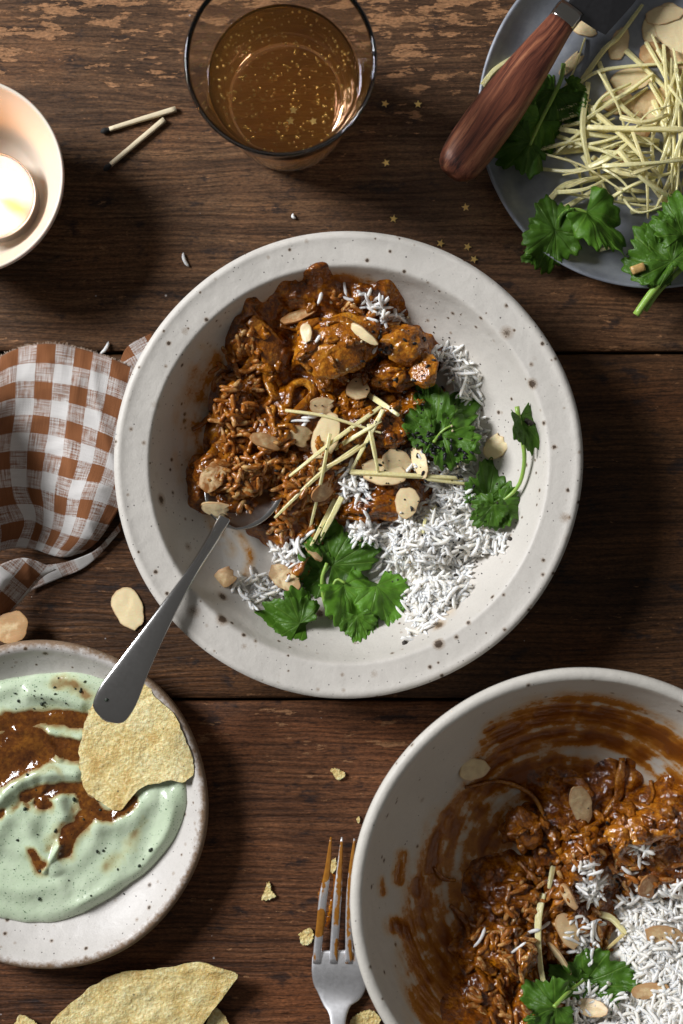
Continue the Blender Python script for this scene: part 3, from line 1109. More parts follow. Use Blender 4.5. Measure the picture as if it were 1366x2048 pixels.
def scatter_grains(zones, n_under, n_top, mat, parent, tones, lift=(0.2, 1.2), tilt=0.35, name='rice_grain', stuffname='rice_mass', hmax=60):
    # a lower layer in one mesh, then single grains lying on it
    if n_under:
        VV, FF, TT, off = [], [], [], 0
        for (px, py) in sample_zones(zones, n_under):
            p, nm = hit(px, py)
            V, F = GR[rng.randrange(10) if mat is m_rice else rng.randrange(10, 18)]
            R = np.array(grain_mtx(nm, tilt))
            V2 = V @ R.T + p + np.array(nm) * rng.uniform(*lift)
            VV.append(V2)
            FF += [tuple(i + off for i in f) for f in F]
            TT.append(np.full(len(V), rng.choice(tones)))
            off += len(V)
        V = np.vstack(VV)
        o = mk(stuffname, V, FF, mat, parent, attrs={'tone': np.concatenate(TT)})
        tag(o, kind='stuff')
        register(V, FF)
    for (px, py) in sample_zones(zones, n_top):
        p, nm = hit(px, py)
        nm = (nm + Vector((0, 0, 0.8))).normalized()
        i = rng.randrange(10) if mat is m_rice else rng.randrange(10, 18)
        put(name, grain_mesh(i, mat, rng.choice(tones)), p + np.array(nm) * rng.uniform(lift[0] * 0.5, lift[1]), parent, grain_mtx(nm, tilt))


# ---------------------------------------------------------------- chunks and strips in the sauce
def blob(c, rx, ry, rz, ang, seed, amp=0.22, fac=0.0, sub=(44, 28), freq=0.12):
    """lumpy chunk, mm"""
    nu, nv = sub
    th = np.linspace(0, 2 * math.pi, nu, endpoint=False)
    ph = np.linspace(0.03, math.pi - 0.03, nv)
    T, Ph = np.meshgrid(th, ph, indexing='ij')
    D = np.stack([np.cos(T) * np.sin(Ph), np.sin(T) * np.sin(Ph), np.cos(Ph)], -1)
    if fac > 0:   # flatten towards facets
        m = np.zeros(D.shape[:2])
        g = np.random.RandomState(int(seed * 7) + 1).normal(size=(9, 3))
        g /= np.linalg.norm(g, axis=1)[:, None]
        sup = np.max(np.clip(D @ g.T, 0.02, 1), -1)
        m = 1 / np.maximum(sup, 0.55)
        m = m / m.mean()
        r = 1 + fac * (m - 1)
    else:
        r = np.ones(D.shape[:2])
    r = r * (1 + amp * fbm(D[..., 0] * 1.6 + seed, D[..., 1] * 1.6, D[..., 2] * 1.6, 3) + (0.45 * amp * fbm(D[..., 0] * 5 + seed, D[..., 1] * 5, D[..., 2] * 5, 3) if nu > 20 else 0))
    P = D * r[..., None] * np.array([rx, ry, rz])
    ca, sa = math.cos(ang), math.sin(ang)
    P = np.stack([P[..., 0] * ca - P[..., 1] * sa, P[..., 0] * sa + P[..., 1] * ca, P[..., 2]], -1)
    V = P.reshape(-1, 3) + np.array(c)
    return V, grid_faces(nu, nv, True)


def chunk(parent, name, px, py, wpx, hpx, zmm, ang, mat, seed, sink=0.45, amp=0.22, fac=0.5):
    p, _ = hit(px, py)
    k = (CAM_H - p[2]) / CAM_H / PPM
    V, F = blob(p + np.array([0, 0, zmm * (0.5 - sink)]), wpx * k / 2, hpx * k / 2, zmm / 2, -math.radians(ang), seed, amp, fac)
    mk(name, V, F, mat, parent)
    register(V, F)


def strip(parent, name, pts, wpx, thick, mat, lift=1.0, tw=0.0, e=2.4, raise_mid=0.0, n=22, reg=True):
    """ribbon along photo points laid on what is there"""
    C = spline(pts, n)
    P = []
    for q in C:
        p, nm = hit(q[0], q[1])
        P.append(p + np.array([0, 0, lift]))
    P = np.array(P)
    z = P[:, 2].copy()
    for _ in range(6):
        z[1:-1] = np.maximum(z[1:-1] * 0.4 + 0.3 * (z[:-2] + z[2:]), z[1:-1] - 0.5)
    z += raise_mid * np.sin(np.linspace(0, math.pi, n))
    P[:, 2] = z
    k = (CAM_H - P[:, 2].mean()) / CAM_H / PPM
    t = np.linspace(0, 1, n)
    w = wpx * k * (0.55 + 0.45 * np.sin(np.clip(t, 0.04, 0.96) * math.pi) ** 0.5) * (1 + 0.15 * np.sin(t * 9 + px_seed(pts)))
    V, F = sweep(P, w, thick, 10, e, twist=tw + 0.5 * np.sin(t * 4 + px_seed(pts)))
    V[:, 2] += 0.4 * fbm(V[:, 0] * 0.3, V[:, 1] * 0.3, px_seed(pts), 2)
    o = mk(name, V, F, mat, parent)
    if reg:
        register(V, F)
    return o


def px_seed(pts):
    return (pts[0][0] * 0.37 + pts[0][1] * 0.11) % 6.28


for a in [(672, 692, 165, 120, 17, -12, 1.2, 0.45, 0.18, 0.2), (815, 688, 92, 78, 18, 20, 2.5, 0.35, 0.2, 0.7), (800, 748, 120, 60, 13, -15, 3.1, 0.4, 0.25, 0.5),
          (730, 745, 70, 50, 10, 20, 4.7, 0.45, 0.3, 0.3), (470, 815, 80, 70, 12, -30, 6.2, 0.45, 0.25, 0.4), (550, 862, 110, 60, 12, 10, 7.1, 0.45, 0.3, 0.3),
          (770, 860, 90, 70, 12, 25, 8.4, 0.45, 0.3, 0.3), (430, 945, 85, 75, 12, 30, 9.3, 0.4, 0.2, 0.3), (500, 940, 80, 60, 11, 0, 10.2, 0.45, 0.3, 0.3),
          (640, 930, 80, 70, 10, 45, 11.2, 0.45, 0.3, 0.3), (760, 1010, 120, 60, 10, 0, 12.5, 0.5, 0.25, 0.3), (590, 1140, 70, 36, 7, -40, 13.1, 0.35, 0.25, 0.3)]:
    px, py, w, h, z, ang, sd, sink, amp, fac = a
    chunk(curry, 'chicken_piece', px, py, w, h, z, ang, m_chicken if sd in (1.2, 2.5) else m_sauce, sd, sink, amp, fac)
chunk(curry, 'carrot_piece', 852, 735, 50, 58, 11, 10, m_chicken, 21.0, 0.3, 0.1, 0.9)
for pts, w, t in [([(500, 638), (530, 670), (545, 710), (540, 760), (555, 800)], 42, 3.0), ([(575, 815), (583, 775), (610, 765), (628, 785), (605, 815), (570, 845)], 22, 3.4),
                  ([(500, 868), (540, 890), (590, 880)], 24, 3.0), ([(520, 700), (490, 740), (450, 760)], 20, 2.6), ([(560, 650), (600, 655), (640, 640)], 20, 2.6),
                  ([(640, 650), (680, 640), (710, 655)], 18, 2.4), ([(440, 930), (470, 900), (500, 905)], 20, 2.6), ([(480, 980), (510, 1000), (520, 1030)], 22, 2.6),
                  ([(560, 950), (590, 980), (575, 1020)], 20, 2.6), ([(620, 740), (600, 720), (580, 740)], 16, 2.4), ([(700, 800), (740, 810), (790, 795)], 24, 2.6),
                  ([(460, 860), (440, 890), (410, 930)], 22, 2.6), ([(600, 905), (560, 920), (530, 960)], 20, 2.4), ([(680, 1030), (720, 1035), (760, 1050)], 20, 2.4),
                  ([(590, 1150), (605, 1120), (625, 1095)], 26, 2.6)]:
    strip(curry, 'onion_strip', pts, w, t, m_onion, 0.5, 0.4, raise_mid=1.0)
for k in range(16):
    x, y = rng.choice([(480, 830), (470, 940), (600, 900), (560, 760), (740, 780), (560, 990), (700, 880)])
    x += rng.gauss(0, 28)
    y += rng.gauss(0, 28)
    a = rng.uniform(0, 6.28)
    l = rng.uniform(22, 42)
    b = rng.uniform(-14, 14)
    strip(curry, 'onion_strip', [(x - l * math.cos(a), y - l * math.sin(a)), (x + b * math.sin(a), y - b * math.cos(a)), (x + l * math.cos(a), y + l * math.sin(a))],
          rng.uniform(10, 20), rng.uniform(1.8, 2.8), m_onion, 0.3, rng.uniform(-0.8, 0.8), raise_mid=rng.uniform(0, 1.5), n=14)

def torn_bits(parent, zone, n):
    for i, (px, py) in enumerate(sample_zones([(zone, 1)], n)):
        p, nm = hit(px, py)
        w, h, z = rng.uniform(2.2, 5.5), rng.uniform(1.6, 3.2), rng.uniform(1.5, 3.0)
        V, F = blob(p + np.array([0, 0, z * 0.15]), w, h, z, rng.uniform(0, 6.28), 70 + i * 1.7, 0.5, 0.8, (16, 11))
        V[:, 2] += 0.5 * fbm(V[:, 0] * 0.5, V[:, 1] * 0.5, i * 1.1, 2)
        mk('curry_bit', V, F, rng.choice([m_sauce, m_onion, m_onion, m_chicken]), parent)
        register(V, F)


torn_bits(curry, [(500, 650), (640, 600), (770, 640), (850, 720), (840, 850), (760, 920), (620, 1000), (480, 1000), (410, 940), (440, 780)], 75)
# sauce-coated grains on the left side of the heap
zs_main = [([(440, 690), (500, 650), (520, 690), (520, 780), (560, 850), (590, 920), (600, 990), (590, 1060), (540, 1060), (480, 1010), (400, 1000), (390, 940), (430, 880), (430, 800), (415, 730)], 8),
           ([(560, 930), (690, 930), (680, 1010), (640, 1070), (560, 1080), (540, 1020)], 3), ([(690, 575), (780, 610), (790, 650), (740, 640), (640, 600)], 0.8)]
scatter_grains(zs_main, 110, 130, m_rice_s, curry, (0.0, 0.4, 0.8, 1.0, 1.0), (-0.6, 0.5), 0.35, stuffname='sauced_rice')

# white grains
zs_white = [([(690, 1085), (740, 1050), (790, 1040), (840, 1000), (905, 985), (950, 1030), (1018, 1080), (1008, 1108), (950, 1112), (940, 1160), (955, 1195), (905, 1195), (882, 1240), (820, 1285), (803, 1215), (775, 1180), (745, 1130)], 60),
            ([(865, 695), (905, 690), (945, 730), (962, 780), (958, 850), (972, 895), (935, 915), (900, 890), (930, 800), (880, 740)], 17),
            ([(790, 905), (880, 885), (945, 910), (945, 960), (870, 950), (810, 935)], 9),
            ([(860, 960), (930, 940), (985, 1010), (960, 1040), (880, 1010)], 9),
            ([(668, 945), (700, 925), (745, 965), (740, 1000), (690, 1000)], 4.5),
            ([(670, 1070), (740, 1030), (745, 1090), (700, 1110)], 5),
            ([(455, 1160), (500, 1150), (590, 1160), (610, 1195), (500, 1212)], 6),
            ([(540, 1095), (590, 1085), (610, 1110), (585, 1135)], 4),
            ([(715, 585), (755, 590), (795, 625), (800, 650), (740, 635)], 3.5)]
scatter_grains(zs_white, 1000, 290, m_rice, rice, (0.0, 0.1, 0.2, 0.4, 0.6), (-0.2, 1.1), 0.36)
# single white grains on the sauce
for k, (px, py) in enumerate([(636, 678), (640, 597), (700, 598), (618, 835), (608, 850), (600, 842), (628, 830), (690, 570), (600, 1095), (612, 1075), (750, 700), (745, 640)]):
    p, nm = hit(px, py)
    put('rice_grain', grain_mesh(k % 10, m_rice, 0.1), p + np.array([0, 0, 0.9]), rice, grain_mtx((0, 0, 1), 0.1))


# ================================================================ BIG BOWL FOOD
curry2 = thing('leftover_curry', 'leftover saucy chicken curry in the deep bowl by the fork', 'curry', (*W(1120, 1790, 9)[:2], 8.2))
cb2 = [(1290, 1670, 120, 95, 22), (1150, 1660, 100, 80, 14), (1050, 1660, 55, 50, 10), (1030, 1800, 120, 90, 11), (1015, 1910, 105, 95, 18), (970, 2010, 90, 90, 12),
       (1200, 1740, 140, 100, 17), (1130, 1860, 130, 110, 14), (1240, 1560, 60, 45, 6), (1350, 1620, 60, 60, 15), (1120, 1575, 90, 45, 6), (1080, 2020, 120, 90, 13), (1190, 1600, 120, 60, 7), (1370, 1735, 110, 75, 17), (1300, 1760, 90, 60, 13)]
V, F, f = mound(big, cb2, bounds_of(860, 1480, 1480, 2140), 0.8, namp=1.6, seed=12.0, hguess=25, expo=1.4, base=-1.0)
mk('sauce', V, F, m_sauce, curry2)
register(V, F)
rice2 = thing('leftover_rice', 'leftover white rice at the edge of the deep sauce-smeared bowl', 'rice', (*W(1300, 1900, 12)[:2], 10.0))
wb2 = [(1315, 1885, 105, 105, 22), (1345, 1975, 115, 100, 24), (1205, 2005, 110, 60, 15), (1290, 1935, 80, 75, 18), (1430, 1910, 100, 120, 24)]
V, F, f = mound(big, wb2, bounds_of(1050, 1700, 1500, 2150), 1.1, namp=1.2, seed=16.0, base=-6.5, hguess=28, warp=2.0, shrink=0.74)
tag(mk('rice_base', V, F, m_rice, rice2, attrs={'tone': 0.3 + 0.3 * perlin(V[:, 0] * 0.3, V[:, 1] * 0.3)}), kind='stuff')
register(V, F)
for a in [(1285, 1655, 150, 85, 17, -12, 31.2, 0.35, 0.18, 0.5), (1045, 1650, 84, 72, 14, 45, 32.5, 0.4, 0.2, 0.5), (1010, 1900, 130, 100, 15, 10, 33.1, 0.4, 0.2, 0.4),
          (1170, 1700, 90, 80, 13, 0, 34.7, 0.4, 0.3, 0.3), (1130, 1780, 80, 60, 10, 30, 35.2, 0.45, 0.3, 0.3), (1030, 1800, 110, 60, 9, 0, 36.1, 0.45, 0.3, 0.3),
          (960, 1990, 90, 90, 12, 30, 37.4, 0.4, 0.3, 0.3), (1350, 1640, 60, 60, 12, 0, 38.3, 0.4, 0.3, 0.3), (1100, 1690, 60, 90, 9, 20, 39.2, 0.4, 0.3, 0.3), (1060, 2030, 90, 60, 10, 0, 40.0, 0.4, 0.3, 0.3)]:
    px, py, w, h, z, ang, sd, sink, amp, fac = a
    chunk(curry2, 'chicken_piece', px, py, w, h, z, ang, m_chicken if sd in (31.2, 32.5) else m_sauce, sd, sink, amp, fac)
for pts, w, t in [([(1243, 1515), (1240, 1560), (1230, 1600), (1200, 1640), (1170, 1660)], 20, 3.0), ([(930, 1574), (1000, 1562), (1058, 1586), (1088, 1630), (1097, 1665)], 9, 1.6),
                  ([(1250, 1610), (1300, 1615), (1366, 1600)], 22, 2.6), ([(1080, 1640), (1110, 1680), (1130, 1720)], 22, 2.6), ([(1040, 1690), (1065, 1720), (1060, 1760)], 24, 2.6),
                  ([(900, 1810), (930, 1840), (940, 1880)], 14, 2.4), ([(1200, 1800), (1185, 1840), (1200, 1890)], 18, 2.6), ([(980, 1880), (960, 1930), (975, 1980)], 24, 2.6),
                  ([(1080, 1830), (1060, 1860), (1040, 1880)], 20, 2.6), ([(1125, 1560), (1160, 1565), (1185, 1590)], 20, 2.4), ([(868, 1735), (885, 1755), (910, 1760)], 9, 1.8),
                  ([(1300, 1560), (1305, 1590), (1295, 1610)], 10, 2.0)]:
    strip(curry2, 'onion_strip', pts, w, t, m_onion, 0.5, 0.4, raise_mid=0.8)
for k in range(18):
    x, y = rng.choice([(1150, 1680), (1050, 1800), (1000, 1930), (1180, 1760), (1100, 1880), (1290, 1700), (1030, 1990)])
    x += rng.gauss(0, 38)
    y += rng.gauss(0, 35)
    a = rng.uniform(0, 6.28)
    l = rng.uniform(20, 40)
    b = rng.uniform(-14, 14)
    strip(curry2, 'onion_strip', [(x - l * math.cos(a), y - l * math.sin(a)), (x + b * math.sin(a), y - b * math.cos(a)), (x + l * math.cos(a), y + l * math.sin(a))],
          rng.uniform(10, 20), rng.uniform(1.8, 2.8), m_onion, 0.3, rng.uniform(-0.8, 0.8), raise_mid=rng.uniform(0, 1.5), n=14)
torn_bits(curry2, [(1030, 1650), (1150, 1600), (1340, 1620), (1380, 1740), (1220, 1760), (1110, 1900), (1060, 2040), (950, 2040), (930, 1870), (1020, 1780)], 75)
zs_b = [([(1130, 1700), (1230, 1690), (1366, 1720), (1330, 1780), (1240, 1800), (1220, 1900), (1100, 1950), (1040, 1900), (1080, 1800)], 5),
        ([(940, 1840), (1060, 1840), (1080, 2048), (940, 2048)], 3), ([(1030, 1740), (1100, 1760), (1090, 1830), (1010, 1850)], 1)]
scatter_grains(zs_b, 60, 70, m_rice_s, curry2, (0.0, 0.3, 0.6, 0.9), (0.0, 0.6), 0.3, stuffname='sauced_rice')
zs_w2 = [([(1230, 1800), (1270, 1780), (1366, 1770), (1420, 1900), (1400, 2080), (1250, 2070), (1290, 1980), (1250, 1900), (1235, 1850)], 60),
         ([(1120, 1980), (1200, 1950), (1280, 1990), (1250, 2070), (1130, 2060)], 16), ([(1150, 1830), (1200, 1840), (1190, 1920), (1140, 1890)], 4),
         ([(1160, 1760), (1200, 1760), (1200, 1800), (1165, 1800)], 4), ([(1150, 1730), (1190, 1720), (1190, 1760)], 2), ([(1260, 1690), (1310, 1690), (1280, 1720)], 1.5)]
scatter_grains(zs_w2, 760, 260, m_rice, rice2, (0.0, 0.1, 0.2, 0.4, 0.6), (-0.2, 1.1), 0.36)
for k, (px, py) in enumerate([(1240, 1746), (1252, 1740), (1262, 1748), (1190, 1745), (1195, 1765), (1035, 1895), (1060, 1865), (960, 1875), (1165, 1930), (1160, 1940), (1290, 1725), (1090, 1850)]):
    p, nm = hit(px, py)
    put('rice_grain', grain_mesh(k % 10, m_rice, 0.1), p + np.array([0, 0, 0.9]), rice2, grain_mtx((0, 0, 1), 0.1))

# ================================================================ SPOON
def spoon():
    t = thing('spoon', 'steel spoon resting across the bowl rim with its head under the curry', 'spoon', W(330, 1230, 44))
    ctr = [(452, 1032, 23.5), (440, 1052, 26), (418, 1090, 33), (385, 1142, 42.5), (348, 1200, 49.5), (310, 1262, 53.5), (270, 1330, 56), (238, 1388, 56.6), (220, 1421, 56), (213.5, 1433, 55.6), (209.5, 1440.5, 55.2)]
    wd = [26, 25, 23, 22, 31, 45, 63, 81, 76, 58, 16]
    th = [2.6, 2.8, 3.0, 3.0, 2.7, 2.3, 2.0, 1.9, 1.8, 1.7, 1.2]
    Q = spline([(*W(a, b, h), w * (CAM_H - h) / CAM_H / PPM, k) for (a, b, h), w, k in zip(ctr, wd, th)], 70)
    V, F = sweep(Q[:, :3], Q[:, 3], Q[:, 4], 28, 2.5)
    # slightly dished upper face with rolled edges
    mk('handle', V, F, m_steel, t)
    # bowl of the spoon, oval and hollow, running on from the neck under the food
    d = np.array([0.51, 0.86])
    s = np.array([d[1], -d[0]])
    base = W(448, 1040, 24.5)
    L, Wd = 54.0, 37.0
    nu, nv = 30, 17
    P = []
    for i in range(nu):
        u = i / (nu - 1)
        half = Wd / 2 * (math.sin(math.pi * min(1, max(0.0, u)) ** 0.82)) ** 0.62 * (0.98 if u < 1 else 0) + 1.2
        for j in range(nv):
            v = -1 + 2 * j / (nv - 1)
            q = base[:2] + d * (u * L - 3) + s * v * half
            dep = 7.0 * (1 - v * v) * math.sin(math.pi * u) ** 0.7
            P.append((q[0], q[1], base[2] - 1.0 - 9.0 * u - dep))
    o = mk('spoon_head', np.array(P), grid_faces(nu, nv), m_steel, t)
    solidify(o, 1.2)
    return V, F


Vs, Fs = spoon()
register(Vs, Fs)
# food heaped at the spoon neck
for a in [(455, 1000, 80, 56, 12, 20, 51.0, 0.35, 0.25, 0.3), (505, 1020, 60, 60, 12, 60, 52.0, 0.4, 0.25, 0.3), (480, 965, 90, 60, 9, 0, 53.3, 0.4, 0.25, 0.3)]:
    px, py, w, h, z, ang, sd, sink, amp, fac = a
    chunk(curry, 'chicken_piece', px, py, w, h, z, ang, m_sauce, sd, sink, amp, fac)
scatter_grains([([(405, 940), (470, 910), (540, 960), (560, 1030), (520, 1050), (450, 1000), (410, 990)], 1)], 0, 38, m_rice_s, curry, (0.0, 0.3, 0.6), (0.0, 0.6), 0.3)


# ================================================================ ALMONDS
def almond_mesh(k):
    r = random.Random(100 + k)
    n = 28
    asp = r.uniform(0.92, 1.08)
    pt = r.uniform(0.25, 0.6)
    out = []
    for i in range(n):
        a = 2 * math.pi * i / n
        x = math.cos(a)
        y = math.sin(a) * (1 - pt * 0.55 * (x * 0.5 + 0.5)) * asp
        q = 1 + 0.035 * math.sin(3 * a + r.random() * 6) + 0.02 * math.sin(7 * a + k)
        out.append((x * q, y * q))
    if k % 3 == 1:      # a broken one: cut straight across
        cut = r.uniform(0.25, 0.6)
        out = [(min(x, cut + 0.08 * math.sin(9 * y)), y) for x, y in out]
    return np.array(out)


def almond(px, py, lpx, wpx, ang, toast, label, sauce=0.0, tilt=None, lift=0.0, group=None, k=None, bend=None, thick=0.95):
    p, nm = hit(px, py)
    kk = (CAM_H - p[2]) / CAM_H / PPM
    kind = rng.randrange(9) if k is None else k
    O = almond_mesh(kind) * np.array([lpx * kk / 2, wpx * kk / 2])
    be = rng.uniform(-0.9, 0.9) if bend is None else bend
    V, F, T = sheet(O, (0, 0), 5, lambda x, y, t: be * ((x / (lpx * kk / 2)) ** 2) + 0.25 * fbm(x * 0.25 + kind, y * 0.25, 3.0, 2) - 0.3 * t ** 6)
    n_out = len(O)
    V, F = slab(V, F, n_out, thick)
    edge = np.concatenate([T, T])
    a = -math.radians(ang)
    n = (Vector(nm) * 0.55 + Vector((0, 0, 0.45))).normalized()
    if tilt is not None:     # tilt = (image direction deg that goes up, degrees)
        td = -math.radians(tilt[0])
        ax = Vector((-math.sin(td), math.cos(td), 0))
        n = Matrix.Rotation(-math.radians(tilt[1]), 3, ax) @ Vector((0, 0, 1))
    d = Vector((math.cos(a), math.sin(a), 0))
    d = (d - n * d.dot(n)).normalized()
    s = n.cross(d)
    R = np.array(Matrix((d, s, n)).transposed())
    V2 = V @ R.T + p
    pen = 0.0
    for q in V2[len(V) // 2 :: 5]:
        z, _ = drop(q[0], q[1])
        pen = max(pen, z - q[2])
    V2[:, 2] += pen * 0.62 + 0.15 + lift
    o = mk('almond_flake', V2, F, m_almond, smooth=40, attrs={'edge': edge})
    o.color = (toast, sauce, 0, 1)
    tag(o, label, 'almond', group)
    register(V2, F)
    return o


G_AM = 'almond flakes on the wide-rimmed bowl'
for a in [
    (598, 632, 78, 30, -20, 0.9, 'long toasted almond flake tilted near the top of the curry', 0.3, (70, 35)),
    (612, 666, 40, 25, 80, 0.15, 'small pale almond flake standing on the curry beside a white grain', 0.1, None),
    (727, 671, 68, 24, 38, 0.05, 'thin greyish almond flake leaning on the large chicken piece', 0.0, (-50, 30)),
    (716, 780, 46, 50, 40, 0.35, 'small squarish almond flake above the ginger sticks', 0.2, None),
    (652, 815, 66, 40, 12, 0.35, 'almond flake half under the top ginger stick', 0.2, None),
    (545, 884, 92, 36, 6, 0.8, 'long toasted almond flake lying in the sauce left of centre', 0.35, None),
    (608, 876, 62, 44, 30, 0.3, 'almond flake with a saucy edge next to the big oval flake', 0.3, None),
    (652, 872, 98, 62, -72, 0.05, 'large pale oval almond flake under the crossing ginger sticks', 0.0, None),
    (796, 926, 66, 54, 25, 0.15, 'round pale almond flake behind the one in the middle of the dish', 0.05, None),
    (768, 944, 92, 68, 12, 0.15, 'large round pale almond flake in the middle of the dish', 0.1, None),
    (838, 924, 72, 40, 70, 0.1, 'almond flake standing beside the seedy rice', 0.0, None),
    (813, 1006, 64, 54, 100, 0.15, 'broken pale almond flake on dark sauce above the white rice', 0.0, None),
    (652, 982, 64, 44, -20, 0.9, 'toasted brown almond flake among the lower ginger sticks', 0.5, None),
    (442, 1022, 76, 40, 14, 0.1, 'pale almond flake lying on the neck of the spoon', 0.25, None),
    (428, 950, 76, 54, -55, 0.6, 'sauce-coated almond flake at the left edge of the curry', 0.9, None),
    (455, 1152, 64, 44, -28, 0.65, 'brown almond flake on bare stoneware left of the lower rice clump', 0.2, (-30, 15)),
    (570, 1156, 74, 52, 35, 0.2, 'almond flake topped with sauce above the lower coriander sprig', 0.55, None),
    (994, 890, 70, 50, -40, 0.05, 'greenish pale almond flake in shade right of the white rice', 0.0, None),
    (630, 1100, 50, 34, 60, 0.4, 'saucy almond flake under the thick ginger stick', 0.5, None),
]:
    almond(*a[:7], sauce=a[7], tilt=a[8], group=G_AM)
G_AT = 'almond flakes on the table'
almond(257, 1217, 88, 62, 66, 0.03, 'pale almond flake on the table between napkin and bowl', 0.0, k=3, bend=0.2, group=G_AT)
almond(33, 1252, 62, 76, 60, 0.75, 'shaded brown almond flake on the table below the napkin corner', 0.0, k=5, bend=0.2, group=G_AT)
G_AB = 'almond flakes on the deep bowl'
for a in [
    (948, 1537, 64, 58, 0, 0.1, 'round pale almond flake stuck to the inside wall of the deep bowl', 0.15, None),
    (1158, 1606, 98, 52, 72, 0.15, 'large almond flake standing up in the sauce of the deep bowl', 0.35, (250, 25)),
    (1135, 1860, 76, 42, 66, 0.5, 'golden ridged almond flake beside the long ginger strand', 0.0, None),
    (1302, 1773, 64, 52, 20, 1.0, 'dark toasted almond flake at the top of the leftover rice', 0.0, None),
    (1330, 1870, 82, 46, 8, 0.7, 'thick toasted almond flake on leftover rice at the picture edge', 0.0, None),
    (1116, 1913, 80, 20, 55, 0.2, 'narrow almond flake seen edge-on above the coriander leaf', 0.0, (-35, 55)),
    (1182, 2012, 68, 42, 10, 0.35, 'broken golden almond flake on the rice at the bottom edge', 0.0, None),
    (1298, 1977, 78, 34, -14, 0.75, 'brown almond flake beside the tip of the coriander leaf', 0.0, None),
    (1135, 1795, 60, 26, 60, 0.5, 'thin saucy almond flake half sunk in the leftover curry', 0.5, (-30, 40)),
]:
    almond(*a[:7], sauce=a[7], tilt=a[8], group=G_AB)


# ================================================================ GINGER
def ginger(pts, wpx, label, group, tone=0.0, lift=0.6, arch=0.0, thick=None, taper=0.6, n=18, name='ginger_stick'):
    C = spline(pts, n)
    P, zs = [], []
    for q in C:
        p, _ = hit(q[0], q[1])
        zs.append(p[2])
    zs = np.array(zs) + lift
    # a stiff stick: straight line between its ends lifted until it clears what is below
    t = np.linspace(0, 1, n)
    base = zs[0] * (1 - t) + zs[-1] * t
    need = np.max(zs - base)
    zl = base + max(0, need) * (0.35 + 0.65 * np.sin(math.pi * t) ** 0.5) * 0.8 + arch * np.sin(math.pi * t)
    P = np.array([W(q[0], q[1], z) for q, z in zip(C, zl)])
    k = (CAM_H - zl.mean()) / CAM_H / PPM
    w = 0.9 * wpx * k * (1 - (1 - taper) * t ** 2) * (1 + 0.14 * perlin(t * 5, wpx * 3.1, P[0, 0]))
    th = (thick if thick else min(2.2, max(1.1, wpx * k * 0.7)))
    V, F = sweep(P, w, th * (0.8 + 0.2 * np.cos(t)), 8, 5.0, twist=rng.uniform(-0.5, 0.5) + 0.3 * np.sin(3 * t))
    o = mk(name, V, F, m_ginger, smooth=32)
    o.color = (0, tone, 0, 1)
    tag(o, label, 'ginger', group)
    register(V, F)
    return o


G_GM = 'ginger sticks on the curry'
for pts, w, lab, tone in [
    ([(660, 868), (641, 967), (621, 1052)], 8, 'thin steep ginger stick running down the middle of the curry', 0.05),
    ([(718, 892), (641, 947), (550, 1035)], 9, 'long thin ginger stick pointing down to the spoon side', 0.1),
    ([(571, 821), (653, 833), (762, 866)], 7, 'thin ginger stick lying nearly level across the top of the sheaf', 0.2),
    ([(765, 812), (670, 880), (580, 952)], 10, 'longest straight ginger stick slanting across the curry', 0.02),
    ([(670, 897), (762, 842)], 10, 'short ginger stick beside the longest slanting one', 0.05),
    ([(766, 820), (735, 880), (700, 946)], 10, 'seed-dusted ginger stick crossing the sheaf steeply', 0.0),
    ([(738, 790), (797, 830)], 13, 'short thick ginger stick at the top of the sheaf', 0.0),
    ([(738, 850), (748, 900), (756, 942)], 10, 'upright ginger stick resting on the large round almond', 0.05),
    ([(702, 944), (830, 952), (925, 957)], 12, 'level ginger stick lying across the middle of the dish', 0.12),
    ([(849, 958), (952, 970)], 8, 'thin ginger stick reaching right to the coriander', 0.1),
    ([(684, 994), (635, 1088)], 13, 'thick ginger stick, right one of the pair above the coriander', 0.0),
    ([(671, 998), (622, 1092)], 11, 'thick ginger stick, left one of the pair above the coriander', 0.15),
    ([(874, 1012), (853, 1032), (846, 1066)], 9, 'short bent greenish ginger stick in the white rice', 0.0),
    ([(640, 940), (690, 915), (730, 888)], 9, 'ginger stick hidden low in the sheaf', 0.35),
]:
    ginger(pts, w, lab, G_GM, tone)
G_GB = 'ginger in the deep bowl'
ginger([(1086, 1788), (1076, 1850), (1082, 1940), (1102, 2005), (1122, 2040)], 15, 'long bent ginger strand running down to the coriander in the deep bowl', G_GB, 0.03, taper=0.35)
ginger([(1106, 1735), (1098, 1776)], 12, 'short upright ginger stub in the leftover sauce', G_GB, 0.0)
ginger([(1200, 1828), (1225, 1838), (1252, 1868)], 15, 'short curved ginger piece touching the leftover rice', G_GB, 0.05)
ginger([(1248, 1868), (1225, 1888), (1203, 1908)], 8, 'thin brownish ginger shred below the short curved piece', G_GB, 0.5)


# ================================================================ CORIANDER
def leaf_shape(seed):
    """coriander leaflet in unit size: fan of toothed lobes; returns angles and radii"""
    r = random.Random(seed)
    na = 141
    th = np.linspace(-2.0, 2.0, na)
    rad = np.full(na, 0.30)
    lobes = [(r.uniform(-0.1, 0.1), 1.0, 0.88), (r.uniform(0.95, 1.1), r.uniform(0.82, 0.95), 0.86), (-r.uniform(0.95, 1.1), r.uniform(0.82, 0.95), 0.86), (1.75, 0.62, 0.6), (-1.75, 0.62, 0.6)]
    for c, l, w in lobes:
        q = np.clip(np.cos(np.clip((th - c) / w, -1, 1) * math.pi / 2), 0, 1) ** 0.42
        rad = np.maximum(rad, l * q)
    ph = r.uniform(0, 6)
    teeth = 1 + 0.115 * (np.abs(np.sin(th * 6.6 + 0.5 * np.sin(2 * th + ph) + ph)) ** 0.6 - 0.75) + 0.045 * np.sin(th * 25 + ph)
    return th, rad * teeth * (1 + 0.06 * np.sin(th + ph))


